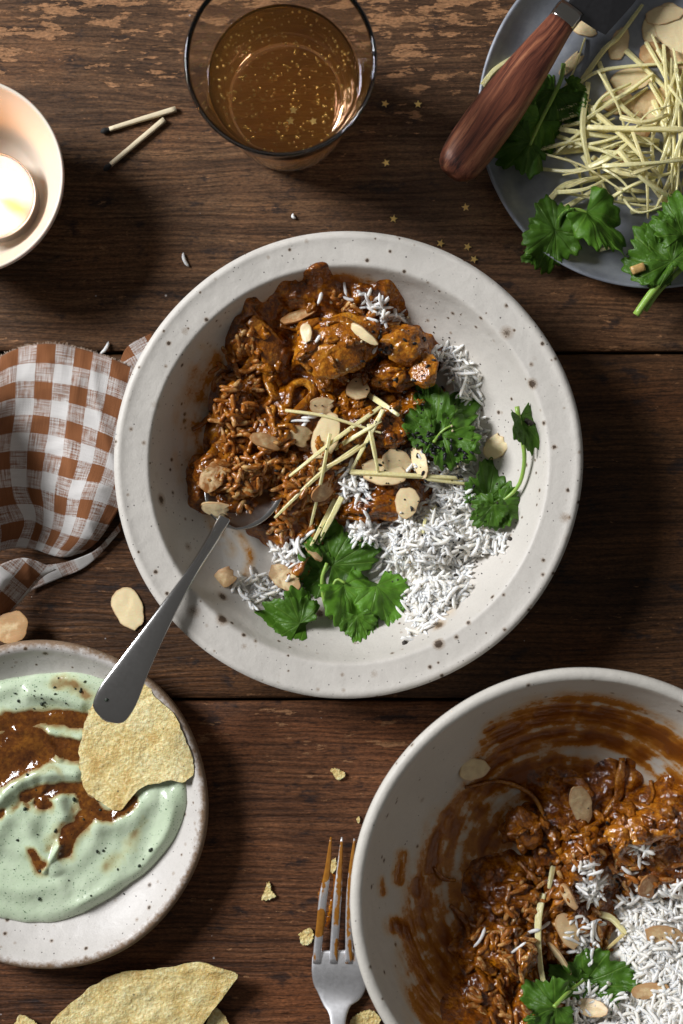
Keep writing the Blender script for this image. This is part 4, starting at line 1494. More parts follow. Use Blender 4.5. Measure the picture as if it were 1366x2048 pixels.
def leaf(parent, px, py, size_px, ang, pitch=5, roll=0, curl=0.25, fold=0.15, tone=0.0, seed=1, lift=0.8, wave=0.10, spread=1.0, drape=True, hbase=None, mat=None):
    if hbase is None:
        p, nm = hit(px, py)
        p = p + np.array([0, 0, lift])
    else:
        p = W(px, py, hbase)
    k = (CAM_H - p[2]) / CAM_H / PPM
    L = size_px * k * 1.0
    th, rad = leaf_shape(seed)
    nr = 12
    ts = np.linspace(0.0, 1, nr)
    V, UV = [], []
    for a, r in zip(th, rad):
        for t in ts:
            x, y = math.sin(a) * r * t * spread, math.cos(a) * r * t
            d = math.hypot(x, y)
            z = fold * abs(x) - curl * d * d + wave * 1.3 * (t ** 2) * math.sin(3.0 * a + seed * 1.7) + 0.11 * float(perlin(x * 2.2 + seed * 3.1, y * 2.2, seed * 0.7)) + 0.05 * float(perlin(x * 6 + seed, y * 6, seed)) + wave * 0.35 * t ** 4 * math.sin(11 * a + seed)
            V.append((x * L, y * L, z * L))
            UV.append((a / 4.1 + 0.5, t))
    V = np.array(V)
    a = -math.radians(ang)
    f = Vector((math.cos(a) * math.cos(math.radians(pitch)), math.sin(a) * math.cos(math.radians(pitch)), math.sin(math.radians(pitch))))
    s = f.cross(Vector((0, 0, 1))).normalized()
    s = Matrix.Rotation(math.radians(roll), 3, f) @ s
    u = s.cross(f)
    R = np.array(Matrix((s, f, u)).transposed())
    V = V @ R.T + p
    if drape:
        low = 1e9
        zz = np.array([drop(q[0], q[1])[0] for q in V])
        pen = np.maximum(zz + 0.35 - V[:, 2], 0)
        V[:, 2] += np.minimum(pen, 6.0)
    F = grid_faces(len(th), nr)
    o = mk('leaf', V, F, mat or m_leaf, parent, uv=np.array(UV))
    o.color = (tone, 0, 0, 1)
    solidify(o, 0.28)
    register(V, F)
    return o


def stem(parent, pts, w0, w1, lift=1.2, n=20, hs=None, name='stem'):
    C = spline(pts, n)
    if hs is None:
        zs = np.array([hit(q[0], q[1])[0][2] for q in C]) + lift
        for _ in range(10):
            zs[1:-1] = np.maximum(0.5 * (zs[:-2] + zs[2:]), zs[1:-1])
            zs[1:-1] = 0.25 * zs[:-2] + 0.5 * zs[1:-1] + 0.25 * zs[2:]
    else:
        zs = np.interp(np.linspace(0, 1, n), np.linspace(0, 1, len(hs)), hs)
    P = np.array([W(q[0], q[1], z) for q, z in zip(C, zs)])
    k = (CAM_H - zs.mean()) / CAM_H / PPM
    w = np.linspace(w0, w1, n) * k
    V, F = sweep(P, w, w * 0.9, 9)
    o = mk(name, V, F, m_stem, parent)
    register(V, F)
    return o


sp1 = thing('coriander_sprig', 'coriander sprig with a pale stem at the bottom of the wide-rimmed bowl', 'coriander', W(660, 1230, 8), 'coriander sprigs')
leaf(sp1, 655, 1128, 78, -82, 22, 5, 0.35, 0.12, 0.25, 3, 4.0, 0.10, 1.05)
leaf(sp1, 664, 1130, 92, -18, 10, 0, 0.2, 0.10, 0.05, 8, 3.0, 0.08, 0.8)
leaf(sp1, 648, 1150, 62, 190, 6, -6, 0.25, 0.12, 0.1, 5, 2.0, 0.10, 1.0)
leaf(sp1, 612, 1250, 92, 196, 14, 0, 0.3, 0.10, 0.2, 7, 3.0, 0.10, 0.95)
leaf(sp1, 600, 1246, 60, 232, 10, 0, 0.2, 0.10, 0.1, 12, 2.5, 0.10, 1.0)
leaf(sp1, 688, 1168, 118, 52, 20, -32, 0.75, 0.35, 0.75, 9, 6.0, 0.06, 0.75)
leaf(sp1, 752, 1172, 78, 55, 10, -18, 0.3, 0.2, 0.9, 14, 5.0, 0.08, 0.9)
leaf(sp1, 715, 1230, 50, 80, 0, 0, 0.2, 0.2, 0.4, 15, 3.0, 0.10, 0.9)
stem(sp1, [(690, 1292), (668, 1250), (650, 1205), (644, 1160), (654, 1126)], 12, 7, hs=[9.5, 12, 16, 19, 20])
stem(sp1, [(661, 1238), (640, 1243), (608, 1250)], 8, 6, hs=[13, 14, 13])
stem(sp1, [(668, 1238), (662, 1195), (672, 1160), (690, 1166)], 7, 5, hs=[12.5, 15, 18, 20])

sp2 = thing('coriander_sprig', 'large crinkled coriander leaf between the curry and the upper white rice', 'coriander', W(890, 830, 20), 'coriander sprigs')
leaf(sp2, 872, 880, 106, -55, 18, -18, 0.55, 0.45, 0.35, 21, 5.0, 0.13, 0.95)
leaf(sp2, 868, 874, 98, -95, 16, 8, 0.5, 0.2, 0.1, 22, 3.5, 0.12, 0.8)
leaf(sp2, 884, 872, 78, 22, 6, -10, 0.55, 0.3, 0.25, 23, 4.0, 0.12, 0.9)
leaf(sp2, 868, 868, 54, 165, 4, 10, 0.4, 0.2, 0.0, 24, 2.0, 0.12, 0.9)
stem(sp2, [(868, 884), (885, 862), (905, 850)], 7, 4, lift=1.2)

sp3 = thing('coriander_sprig', 'coriander sprig with a long curving stem on the right inner wall of the bowl', 'coriander', W(1030, 950, 18), 'coriander sprigs')
stem(sp3, [(1034, 813), (1041, 860), (1049, 915), (1040, 965), (1015, 995), (985, 1010)], 10, 7, hs=[39, 37, 35, 31, 27, 25])
leaf(sp3, 1039, 833, 74, 62, 4, -35, 0.3, 0.5, 0.1, 31, 3, 0.06, 0.7, False, 38)
leaf(sp3, 972, 1000, 80, -82, 18, 14, 0.4, 0.22, 0.0, 32, 4.0, 0.12, 0.8)
leaf(sp3, 1000, 1008, 52, 18, 6, -8, 0.25, 0.15, 0.2, 33, 3.0, 0.1, 1.0, False, 27)
leaf(sp3, 988, 1012, 54, 140, 0, 0, 0.3, 0.2, 0.0, 34, 3.0, 0.1, 0.85)
leaf(sp3, 985, 1010, 46, 85, 2, 0, 0.3, 0.2, 0.05, 35, 2.6, 0.1, 0.9)

sp4 = thing('coriander_sprig', 'coriander sprig lying on rice and curry in the deep bowl', 'coriander', W(1130, 1975, 20), 'coriander sprigs')
leaf(sp4, 1166, 1962, 108, -14, 12, -6, 0.12, 0.15, 0.1, 41, 4.0, 0.06, 0.72)
leaf(sp4, 1150, 1960, 66, -152, 8, 0, 0.2, 0.2, 0.0, 42, 3.0, 0.08, 0.62)
leaf(sp4, 1108, 2010, 76, 215, 8, 0, 0.25, 0.1, 0.15, 43, 3.0, 0.10, 1.0)
leaf(sp4, 1112, 2012, 56, 110, 0, 0, 0.3, 0.1, 0.0, 44, 2.0, 0.10, 1.0)
stem(sp4, [(1108, 2014), (1135, 1986), (1168, 1960)], 9, 6, lift=2.4)


# ================================================================ SEEDS AND PEPPER
def seed_mesh(k):
    r = random.Random(k)
    V, F = blob((0, 0, 0), r.uniform(1.15, 1.5), r.uniform(0.65, 0.85), r.uniform(0.55, 0.7), 0, 60 + k, 0.25, 0.6, (8, 6))
    return mesh_data('nigella_seed', V, F, m_seed)


SEEDS = [seed_mesh(k) for k in range(5)]


def seeds(spots, label, group):
    for (px, py) in spots:
        p, nm = hit(px, py)
        o = put('nigella_seed', SEEDS[rng.randrange(5)], p + np.array(nm) * 0.4, None, grain_mtx(nm, 0.15))
        tag(o, label, 'seed', group)


sd = []
for (cx, cy, sx, sy, n) in [(880, 905, 34, 20, 34), (800, 700, 40, 45, 18), (800, 880, 35, 25, 14), (720, 1000, 30, 30, 7), (840, 780, 20, 30, 6), (900, 1060, 50, 40, 6), (860, 960, 40, 12, 6)]:
    sd += [(rng.gauss(cx, sx), rng.gauss(cy, sy)) for _ in range(n)]
sd += [(553, 942), (596, 930), (600, 930), (930, 760), (912, 722), (945, 905), (890, 930)]
seeds(sd, 'tiny black nigella seed sprinkled over the middle dish', 'nigella seeds on the middle dish')
seeds([(1185, 1712), (1240, 1770), (1236, 1762), (1248, 1776), (1242, 1781), (1308, 1820), (1215, 1646), (1310, 1690)], 'tiny black nigella seed on the leftovers in the deep bowl', 'nigella seeds in the deep bowl')


def specks(name, spots, mat, size, label, cat):
    VV, FF, off = [], [], 0
    for i, (px, py) in enumerate(spots):
        p, nm = hit(px, py)
        s = rng.uniform(*size)
        V, F = blob(p + np.array(nm) * s * 0.3, s, s * rng.uniform(0.6, 1), s * 0.6, rng.uniform(0, 6), i * 1.3, 0.3, 0.6, (6, 5))
        VV.append(V)
        FF.append(F + off)
        off += len(V)
    o = mk(name, np.vstack(VV), np.vstack(FF), mat)
    return tag(o, label, cat, kind='stuff')


pp = [(rng.gauss(850, 90), rng.gauss(1080, 90)) for _ in range(120)] + [(rng.gauss(800, 80), rng.gauss(780, 100)) for _ in range(70)] + [(rng.gauss(740, 70), rng.gauss(930, 60)) for _ in range(60)] + [(rng.gauss(920, 60), rng.gauss(860, 90)) for _ in range(40)]
pp = [(x, y) for x, y in pp if (x - 696) ** 2 + (y - 928) ** 2 < 360 ** 2]
specks('ground_pepper', pp, m_pepper, (0.22, 0.62), 'coarse ground black pepper dusted over the middle dish', 'pepper')
pw = [(rng.gauss(720, 60), rng.gauss(680, 60)) for _ in range(18)] + [(903, 852), (905, 862), (915, 932), (905, 760), (1058, 850), (720, 1080), (820, 1125), (740, 955)]
specks('pepper_crumbs', pw, m_pepperw, (0.5, 1.0), 'pale cracked pepper crumbs on the middle dish', 'pepper')
specks('peppercorn_bits', [(1058, 848), (1022, 1078), (810, 1287), (902, 1200), (1052, 842), (912, 1150), (915, 1110)], m_pepper, (1.2, 1.8), 'coarse peppercorn pieces at the edge of the white rice', 'pepper')
pb = [(rng.gauss(1310, 60), rng.gauss(1900, 80)) for _ in range(70)] + [(rng.gauss(1180, 70), rng.gauss(1700, 70)) for _ in range(40)]
specks('ground_pepper', pb, m_pepper, (0.22, 0.6), 'ground black pepper on the leftovers in the deep bowl', 'pepper')

# ================================================================ DIP, CHUTNEY AND PAPADUM
dip = thing('herb_yoghurt_dip', 'pale green herb yoghurt dip swirled with brown chutney on the small plate', 'dip', (PL_C[0], PL_C[1], 5.0))
DST = [
    ([(-40, 1450), (0, 1447), (60, 1437), (120, 1434), (168, 1442)], 19, 1.08), ([(-40, 1520), (0, 1505), (40, 1482), (70, 1500), (20, 1535), (-30, 1560)], 37, 1.19),
    ([(85, 1488), (130, 1498), (165, 1500)], 26, 1.08), ([(-30, 1580), (0, 1560), (25, 1538)], 22, 0.97),
    ([(52, 1590), (95, 1580), (140, 1574), (165, 1582)], 18, 1.03), ([(85, 1606), (90, 1612)], 17, 1.13), ([(128, 1705), (140, 1672), (165, 1640)], 18, 1.13),
    ([(66, 1700), (78, 1716), (86, 1735)], 14, 0.97), ([(165, 1592), (188, 1622), (222, 1634), (262, 1602)], 19, 1.08), ([(-20, 1640), (0, 1630)], 18, 0.97),
    ([(60, 1555), (100, 1540), (130, 1548)], 11, 0.59), ([(112, 1370), (140, 1366), (175, 1392)], 18, 0.45), ([(380, 1540), (385, 1555)], 18, 0.54),
    ([(285, 1635), (270, 1670), (250, 1700)], 13, 0.35), ([(240, 1712), (215, 1730)], 18, 0.30), ([(60, 1620), (40, 1600), (20, 1625)], 10, 0.43), ([(150, 1610), (130, 1650), (95, 1690)], 14, 0.43),
]
RID = [([(-40, 1640), (0, 1600), (30, 1570), (80, 1547), (150, 1548)], 16, 2.2), ([(-20, 1700), (10, 1640), (50, 1640), (70, 1690), (110, 1740)], 18, 1.4),
       ([(340, 1600), (350, 1650), (320, 1720), (260, 1780), (170, 1815)], 22, 1.6), ([(200, 1650), (260, 1640), (300, 1600)], 22, 1.6), ([(-30, 1760), (40, 1780), (120, 1770)], 20, 1.4),
       ([(60, 1385), (110, 1392), (160, 1410)], 14, 1.6), ([(100, 1465), (160, 1475)], 8, 1.2), ([(30, 1460), (80, 1470), (120, 1520)], 7, 1.0), ([(120, 1600), (130, 1630)], 14, 2.0),
       ([(90, 1740), (105, 1715), (120, 1690)], 8, 1.8)]
xs = np.arange(PL_C[0] - 76, PL_C[0] + 76, 0.8)
ys = np.arange(PL_C[1] - 76, PL_C[1] + 76, 0.8)
X, Y = np.meshgrid(xs, ys, indexing='ij')
dc = W(82, 1592, 12)
th = np.arctan2(Y - dc[1], X - dc[0])
rr = np.hypot(X - dc[0], Y - dc[1])
Rb = 63.5 + 3.0 * np.sin(2 * th + 0.6) + 1.6 * np.sin(3 * th + 1.0) + 1.0 * np.sin(5 * th + 2.4) + 1.2 * fbm(np.cos(th) * 2, np.sin(th) * 2, 3.0, 3) + 5.0 * np.clip(np.cos(th + 0.05), 0, 1)
edge = np.clip((Rb - rr) / 7.0, -0.5, 1)
prof = np.where(edge > 0, 6.4 * np.sqrt(np.clip(1 - (1 - np.clip(edge, 0, 1)) ** 2, 0, 1)), 4 * edge)
flatz = np.full_like(X, 11.0)
rid = stroke_mask(X, Y, flatz + 1, RID)
swz = perlin(rr * 0.10 + 0.9 * th, th * 1.1, 4.0)
zdip = np.maximum(plate.zb(X, Y), 5.0) * 0.6 + 5.0 * 0.4 + prof + (rid * 1.7 + 1.5 * swz + 0.5 * fbm(X * 0.05, Y * 0.05, 8.0, 3)) * sstep(0.2, 1.0, edge)
ch = stroke_mask(X + 2.2 * fbm(X * 0.07, Y * 0.07, 31.0, 3), Y + 2.2 * fbm(X * 0.07, Y * 0.07, 37.0, 3), zdip, DST)
ch = ch + 0.22 * fbm(X * 0.10, Y * 0.10, 2.0, 4) * sstep(0.05, 0.4, ch) - 0.18 * rid * (rid > 0.6)
zdip = zdip - 0.7 * sstep(0.3, 0.8, ch)
Fq = grid_faces(*X.shape)
ok = (edge.ravel() > -0.3)
Fd = Fq[ok[Fq].all(1)]
us = np.unique(Fd)
rm = -np.ones(X.size, int)
rm[us] = np.arange(len(us))
Vd = np.stack([X, Y, zdip], -1).reshape(-1, 3)[us]
yog = mk('yoghurt', Vd, rm[Fd], m_dip, dip, attrs={'sauce': np.clip(ch.ravel()[us], 0, 1.2)})
register(Vd, rm[Fd])
zc = zdip + 1.5 * np.clip(ch - 0.5, -0.5, 0.55) - 0.05
okc = (ch.ravel() > 0.42)
Fc = Fq[okc[Fq].all(1)]
us = np.unique(Fc)
rm = -np.ones(X.size, int)
rm[us] = np.arange(len(us))
Vc = np.stack([X, Y, zc], -1).reshape(-1, 3)[us]
mk('chutney', Vc, rm[Fc], m_chutney, yog)
register(Vc, rm[Fc])
specks('chopped_herbs', [(rng.gauss(90, 50), rng.gauss(1395, 14)) for _ in range(20)] + [(rng.uniform(0, 330), rng.uniform(1560, 1800)) for _ in range(18)] + [(55, 1550), (72, 1580), (148, 1598), (195, 1600), (200, 1620), (248, 1788), (50, 1618)],
       simple('dark_herb', (0.012, 0.022, 0.010), 0.6, var=0.5), (0.4, 1.3), 'dark chopped herbs and pepper scattered on the green dip', 'herbs')


def papadum(pts, label, hbase, seed, group, thick=0.9, bend=(0, 0, 0), rough=1.0, name='papadum_piece', ragged=None):
    c = np.mean(np.array(pts), 0)
    O = spline(list(pts) + [pts[0]], 150)[:-1]
    hb = hbase
    k = (CAM_H - hb) / CAM_H / PPM
    O2 = np.stack([(O[:, 0] - 683) * k, -(O[:, 1] - 1024) * k], 1)
    C2 = np.array([(c[0] - 683) * k, -(c[1] - 1024) * k])
    d = O2 - C2
    a = np.arange(len(O2)) / len(O2) * 2 * math.pi
    jag = rough * (1.0 * fbm(np.cos(a) * 6, np.sin(a) * 6, seed, 4))
    O2 = C2 + d * (1 + jag / (np.linalg.norm(d, axis=1) + 4))[:, None]
    R = np.linalg.norm(d, axis=1).max()

    def zf(x, y, t):
        u, v = (x - C2[0]) / R, (y - C2[1]) / R
        return hb + bend[0] * u + bend[1] * v + bend[2] * (u * u + v * v) + R / 40.0 * (0.55 * fbm(x * 0.10, y * 0.10, seed, 3) + 0.9 * fbm(x * 0.03, y * 0.03, seed + 5, 2)) + 0.22 * rough * np.abs(perlin(x * 0.55, y * 0.55, seed))
    V, F, T = sheet(O2, C2, 34, zf)
    V, F = slab(V, F, len(O2), thick)
    o = mk(name, V, F, m_papadum, smooth=50)
    tag(o, label, 'papadum', group)
    register(V, F)
    return o


G_P = 'papadum pieces'
papadum([(178, 1420), (200, 1392), (240, 1368), (292, 1362), (312, 1392), (348, 1424), (364, 1456), (373, 1486), (388, 1522), (387, 1545), (366, 1563), (336, 1561), (294, 1572), (268, 1590), (246, 1617), (226, 1622), (190, 1601), (165, 1578), (156, 1524), (163, 1472)],
        'broken papadum piece stuck in the green dip under the spoon handle', 16.5, 3.0, G_P, 1.0, (3.0, 3.0, 0.5))
papadum([(400, 2080), (426, 2019), (443, 2026), (457, 2050), (462, 2140), (380, 2200), (330, 2120)], 'papadum shard peeking out below the large bottom papadum', 4.0, 7.0, G_P, 0.9, (0, 0, 0.4))
papadum([(100, 2050), (124, 2022), (192, 1969), (247, 1945), (288, 1942), (348, 1931), (398, 1922), (430, 1929), (476, 1944), (464, 1967), (436, 2008), (408, 2046), (370, 2140), (250, 2210), (120, 2180), (70, 2110)],
        'large curved papadum piece on the table at the bottom edge', 9.0, 5.0, G_P, 1.0, (2.0, 2.0, 2.0))
papadum([(36, 2034), (44, 2031), (70, 2044), (84, 2070), (50, 2110), (10, 2090)], 'small papadum shard at the bottom corner under the dip plate', 3.0, 9.0, G_P, 0.9)
for pts, lab, sd_ in [
    ([(660, 1541), (668, 1537), (682, 1541), (691, 1548), (685, 1556), (674, 1560), (669, 1552)], 'papadum crumb lying alone above the fork tines', 11.0),
    ([(534, 1766), (540, 1768), (543, 1782), (551, 1792), (538, 1799), (523, 1798), (529, 1784)], 'triangular papadum crumb on the table left of the fork', 12.0),
    ([(598, 1869), (610, 1861), (622, 1858), (627, 1872), (619, 1888), (603, 1888)], 'papadum crumb touching the left side of the fork', 13.0),
    ([(663, 1722), (671, 1718), (673, 1732), (668, 1744), (661, 1744)], 'papadum crumb caught between the fork tines', 14.0),
    ([(713, 1638), (718, 1634), (720, 1642), (716, 1646)], 'tiny pale crumb next to the deep bowl rim', 15.0),
    ([(704, 2036), (730, 2022), (752, 2026), (760, 2048), (730, 2070), (700, 2058)], 'papadum crumb in shadow between fork handle and deep bowl', 16.0),
    ([(303, 1556), (306, 1553), (309, 1556), (306, 1559)], None, 17.0),
]:
    if lab:
        papadum(pts, lab, 1.6, sd_, 'papadum crumbs', 1.4, rough=1.3, name='papadum_crumb')

# ================================================================ FORK
def fork():
    t = thing('fork', 'brushed steel fork with sauce-stained tines lying beside the deep bowl', 'fork', W(680, 1950, 0))
    FST = [([(655, 1700), (652, 1740), (648, 1755)], 12, 1.0), ([(641, 1830), (638, 1865)], 12, 1.0), ([(683, 1690), (680, 1750), (676, 1800), (671, 1850)], 9, 0.62), ([(709, 1690), (702, 1735)], 8, 1.0), ([(700, 1750), (697, 1850), (700, 1900), (704, 1918)], 7, 0.62),
           ([(673, 1880), (674, 1915), (690, 1928), (704, 1916)], 8, 0.6), ([(650, 1760), (645, 1800), (642, 1830)], 7, 0.55), ([(662, 1676), (655, 1710)], 8, 0.7), ([(629, 1900), (630, 1925)], 5, 0.5)]
    tines = [([(662, 1674), (655, 1741), (646, 1797), (641, 1848), (635, 1900), (634, 1926)], 17), ([(684, 1674), (679, 1741), (673, 1820), (668, 1900), (667, 1926)], 17),
             ([(709, 1677), (703, 1741), (699, 1821), (698, 1900), (698, 1926)], 16), ([(737, 1680), (731, 1745), (727, 1821), (727, 1900), (727, 1926)], 16)]
    for pts, w in tines:
        C = spline(pts, 26)
        s = np.linspace(0, 1, 26)
        h = 4.0 + 9.0 * (1 - s) ** 1.0 * np.sin(math.pi * np.clip(0.15 + 0.75 * (1 - s), 0, 1)) * 0.55 + 1.5 * (1 - s)
        P = np.array([W(a, b, z) for (a, b), z in zip(C, h)])
        wd = w / 4.05 * np.clip(0.22 + 0.78 * np.clip(s / 0.45, 0, 1) ** 0.8, 0, 1)
        V, F = sweep(P, wd, 2.2 * (0.5 + 0.5 * np.clip(s / 0.4, 0, 1)), 12, 3.0)
        mk('tine', V, F, m_fork, t, attrs={'sauce': stroke_mask(V[:, 0], V[:, 1], V[:, 2], FST)})
        register(V, F)
    # palm and neck: lofted plate
    rows = [(1900, 634.0, 728, 3.5), (1908, 625.5, 737, 3.7), (1918, 624, 738, 3.8), (1941, 623, 738, 3.6), (1962, 625, 735, 2.9), (1979, 629, 729, 2.6), (1995, 636, 717, 3.0), (2008, 645, 705, 4.0), (2022, 655, 697, 5.4), (2040, 660, 692, 6.8), (2070, 662, 690, 8.5), (2130, 663, 691, 11.0), (2250, 660, 696, 13.0), (2480, 652, 706, 9.0), (2560, 650, 708, 7.0), (2580, 662, 696, 6.4)]
    Q = spline(rows, 60)
    P = np.array([W((a + b) / 2, y, h) for y, a, b, h in Q])
    wd = np.array([(b - a) * (CAM_H - h) / CAM_H / PPM for y, a, b, h in Q])
    V, F = sweep(P, wd, np.interp(np.arange(60), [0, 4, 25, 40, 59], [0.25, 2.0, 2.3, 2.8, 2.2]), 20, 4.5)
    # slight hollow across the palm
    mk('handle', V, F, m_fork, t, attrs={'sauce': stroke_mask(V[:, 0], V[:, 1], V[:, 2], FST)})
    register(V, F)


fork()
# sauce smear on the table beneath the tines
Xs, Ys = np.meshgrid(np.arange(-16, 12, 0.6), np.arange(-218, -170, 0.6), indexing='ij')
sm = stroke_mask(Xs, Ys, Xs * 0, [([(652, 1745), (645, 1775), (640, 1800)], 8, 0.9), ([(668, 1745), (672, 1760), (660, 1830), (655, 1850)], 8, 0.9), ([(615, 1810), (622, 1815)], 7, 0.5)])
sm = sm + 0.25 * fbm(Xs * 0.3, Ys * 0.3, 1.0, 3) - 0.45
Fq = grid_faces(*Xs.shape)
ok = sm.ravel() > 0
Fq = Fq[ok[Fq].all(1)]
us = np.unique(Fq)
rm = -np.ones(Xs.size, int)
rm[us] = np.arange(len(us))
o = mk('sauce_smear', np.stack([Xs, Ys, 0.12 + 0.9 * np.clip(sm, 0, 0.5)], -1).reshape(-1, 3)[us], rm[Fq], m_sauce)
tag(o, 'thin orange sauce smear on the wood under the fork tines', 'sauce', kind='stuff')

# ================================================================ NAPKIN
def napkin_sheet(parent, name, us_, vs_, grid, hs, nu, nv, seed, uvf=None, wrinkle=0.5):
    """control grid rows=v, columns=u of zoomed-photo coordinates and heights -> smooth cloth"""
    G = np.array([[(0.3028 * gx, 660 + 0.3028 * gy, h) for (gx, gy), h in zip(row, hr)] for row, hr in zip(grid, hs)], float)
    A = np.stack([spline(np.c_[G[i], us_][:, :4], nu) for i in range(len(G))])        # rows resampled in u
    B = np.stack([spline(A[:, j, :], nv) for j in range(nu)])                          # nu x nv x 4
    vv = np.stack([spline(np.c_[A[:, j, :3], vs_], nv)[:, 3] for j in range(nu)])
    uu = B[..., 3]
    k = (CAM_H - B[..., 2]) / CAM_H / PPM
    X, Y, Z = (B[..., 0] - 683) * k, -(B[..., 1] - 1024) * k, B[..., 2]
    Z = Z + wrinkle * (fbm(X * 0.035, Y * 0.035, seed, 3) * 1.6 + 0.6 * fbm(X * 0.12 + Y * 0.05, Y * 0.04, seed + 3, 2))
    rg = 1 - 2 * np.abs(perlin(X * 0.055 + 0.3 * perlin(X * 0.03, Y * 0.03, seed), Y * 0.014, seed + 6))
    rg2 = 1 - 2 * np.abs(perlin(X * 0.02 + Y * 0.035, Y * 0.05 - X * 0.02, seed + 11))
    Z = Z + wrinkle * (2.6 * np.clip(rg, 0, 1) ** 2 + 1.6 * np.clip(rg2, 0, 1) ** 2)
    Z = np.maximum(Z, 0.6)
    V = np.stack([X, Y, Z], -1).reshape(-1, 3)
    UV = np.stack([uu, vv], -1).reshape(-1, 2)
    if uvf is not None:
        zx, zy = B[..., 0].ravel() / 0.3028, (B[..., 1].ravel() - 660) / 0.3028
        UV = np.stack(uvf(zx, zy), -1)
    F = grid_faces(nu, nv)
    o = mk(name, V, F, m_cloth, parent, uv=UV)
    solidify(o, 0.45, 0.0)
    register(V, F)
    return V.reshape(nu, nv, 3)


nap = thing('napkin', 'brown and white gingham cloth napkin crumpled under the left side of the bowl', 'napkin', W(110, 930, 0))
ug = [-6, -4, -2, 0, 2, 4, 6]
vg = [0, 2, 4, 6, 8, 10, 11.5]
NG = [
    [(-360, 260), (-110, 240), (125, 122), (375, 95), (620, 150), (865, 245), (1090, 370)],
    [(-370, 450), (-120, 430), (110, 345), (352, 350), (583, 390), (815, 465), (1030, 590)],
    [(-380, 660), (-140, 620), (98, 562), (335, 575), (550, 630), (750, 712), (960, 830)],
    [(-390, 900), (-160, 850), (65, 800), (300, 810), (520, 862), (695, 905), (880, 1000)],
    [(-400, 1130), (-170, 1080), (80, 1035), (275, 1055), (450, 1110), (618, 1125), (790, 1180)],
    [(-400, 1350), (-160, 1330), (160, 1255), (285, 1290), (405, 1335), (530, 1372), (650, 1390)],
    [(-380, 1490), (-120, 1480), (100, 1440), (230, 1450), (320, 1480), (420, 1500), (540, 1470)],
]
NH = [
    [5, 5, 6, 7, 6, 5, 3],
    [24, 16, 10, 10, 10, 8, 5],
    [46, 29, 11, 8, 11, 11, 7],
    [52, 33, 10, 5, 11, 13, 8],
    [48, 30, 8, 3, 9, 14, 9],
    [28, 19, 7, 2.5, 6, 10, 6],
    [12, 9, 5, 2, 3, 5, 3],
]
N1 = napkin_sheet(nap, 'cloth', ug, vg, NG, NH, 84, 80, 2.0)
flap_uv = lambda x, y: (((x - 180) * 0.77 + (y - 1620) * 0.64) / 125 + 1.5, (-(x - 180) * 0.64 + (y - 1620) * 0.77) / 125 + 0.5)
N2 = napkin_sheet(nap, 'folded_corner', [0, 1, 2, 3], [0, 1, 2],
                  [[(-160, 1620), (0, 1550), (170, 1505), (375, 1582)], [(-160, 1830), (-20, 1740), (120, 1630), (310, 1612)], [(-160, 2090), (-10, 1950), (95, 1835), (255, 1655)]],
                  [[20, 19, 15, 8], [20, 19, 15, 8], [10, 8, 7, 6]], 40, 30, 5.0, flap_uv, 0.4)
N3 = napkin_sheet(nap, 'lower_hem', [0, 1, 2, 3, 4], [0, 1],
                  [[(200, 1560), (400, 1540), (560, 1490), (660, 1430), (800, 1270)], [(200, 1725), (390, 1640), (520, 1590), (640, 1500), (800, 1320)]],
                  [[2.5, 3, 3.5, 4, 5], [1.0, 1.2, 1.4, 1.8, 3]], 50, 12, 8.0, lambda x, y: ((x * 0.9 - y * 0.45) / 120, (x * 0.45 + y * 0.9) / 120), 0.2)
N4 = napkin_sheet(nap, 'far_corner', [0, 1, 2], [0, 1, 2],
                  [[(790, 215), (850, 105), (1000, 20)], [(830, 235), (905, 180), (1040, 120)], [(865, 262), (980, 240), (1100, 220)]],
                  [[2.0, 3, 3], [4, 5, 4], [4, 5, 4]], 24, 20, 9.0, lambda x, y: ((x * 0.85 - y * 0.5) / 118 + 0.3, (x * 0.5 + y * 0.85) / 118), 0.2)
# frayed edge threads
TV, TF, toff = [], [], 0
for E in (N1[:, 0], N2[:, -1]):
    for q in range(260):
        t = rng.uniform(0.16, 0.99) * (len(E) - 1)
        i = int(t)
        p = E[i] + (E[min(i + 1, len(E) - 1)] - E[i]) * (t - i)
        d = E[min(i + 1, len(E) - 1)] - E[max(i - 1, 0)]
        out = np.array([-d[1], d[0], 0]) / (np.hypot(d[0], d[1]) + 1e-9)
        if E is not N1[:, 0] and E[0, 0] == N2[0, -1, 0]:
            out = -out
        l = rng.uniform(0.3, 1.1)
        e = p + out * l + np.array([rng.gauss(0, 0.35), rng.gauss(0, 0.2), rng.uniform(-0.5, 0.4)])
        V, F = sweep(spline([p - out * 0.6, p + out * 0.3 * l, e], 5), 0.22, 0.22, 4)
        TV.append(V)
        TF += [tuple(j + toff for j in f) for f in F]
        toff += len(V)
tag(mk('frayed_threads', np.vstack(TV), TF, m_thread, nap), kind='stuff')

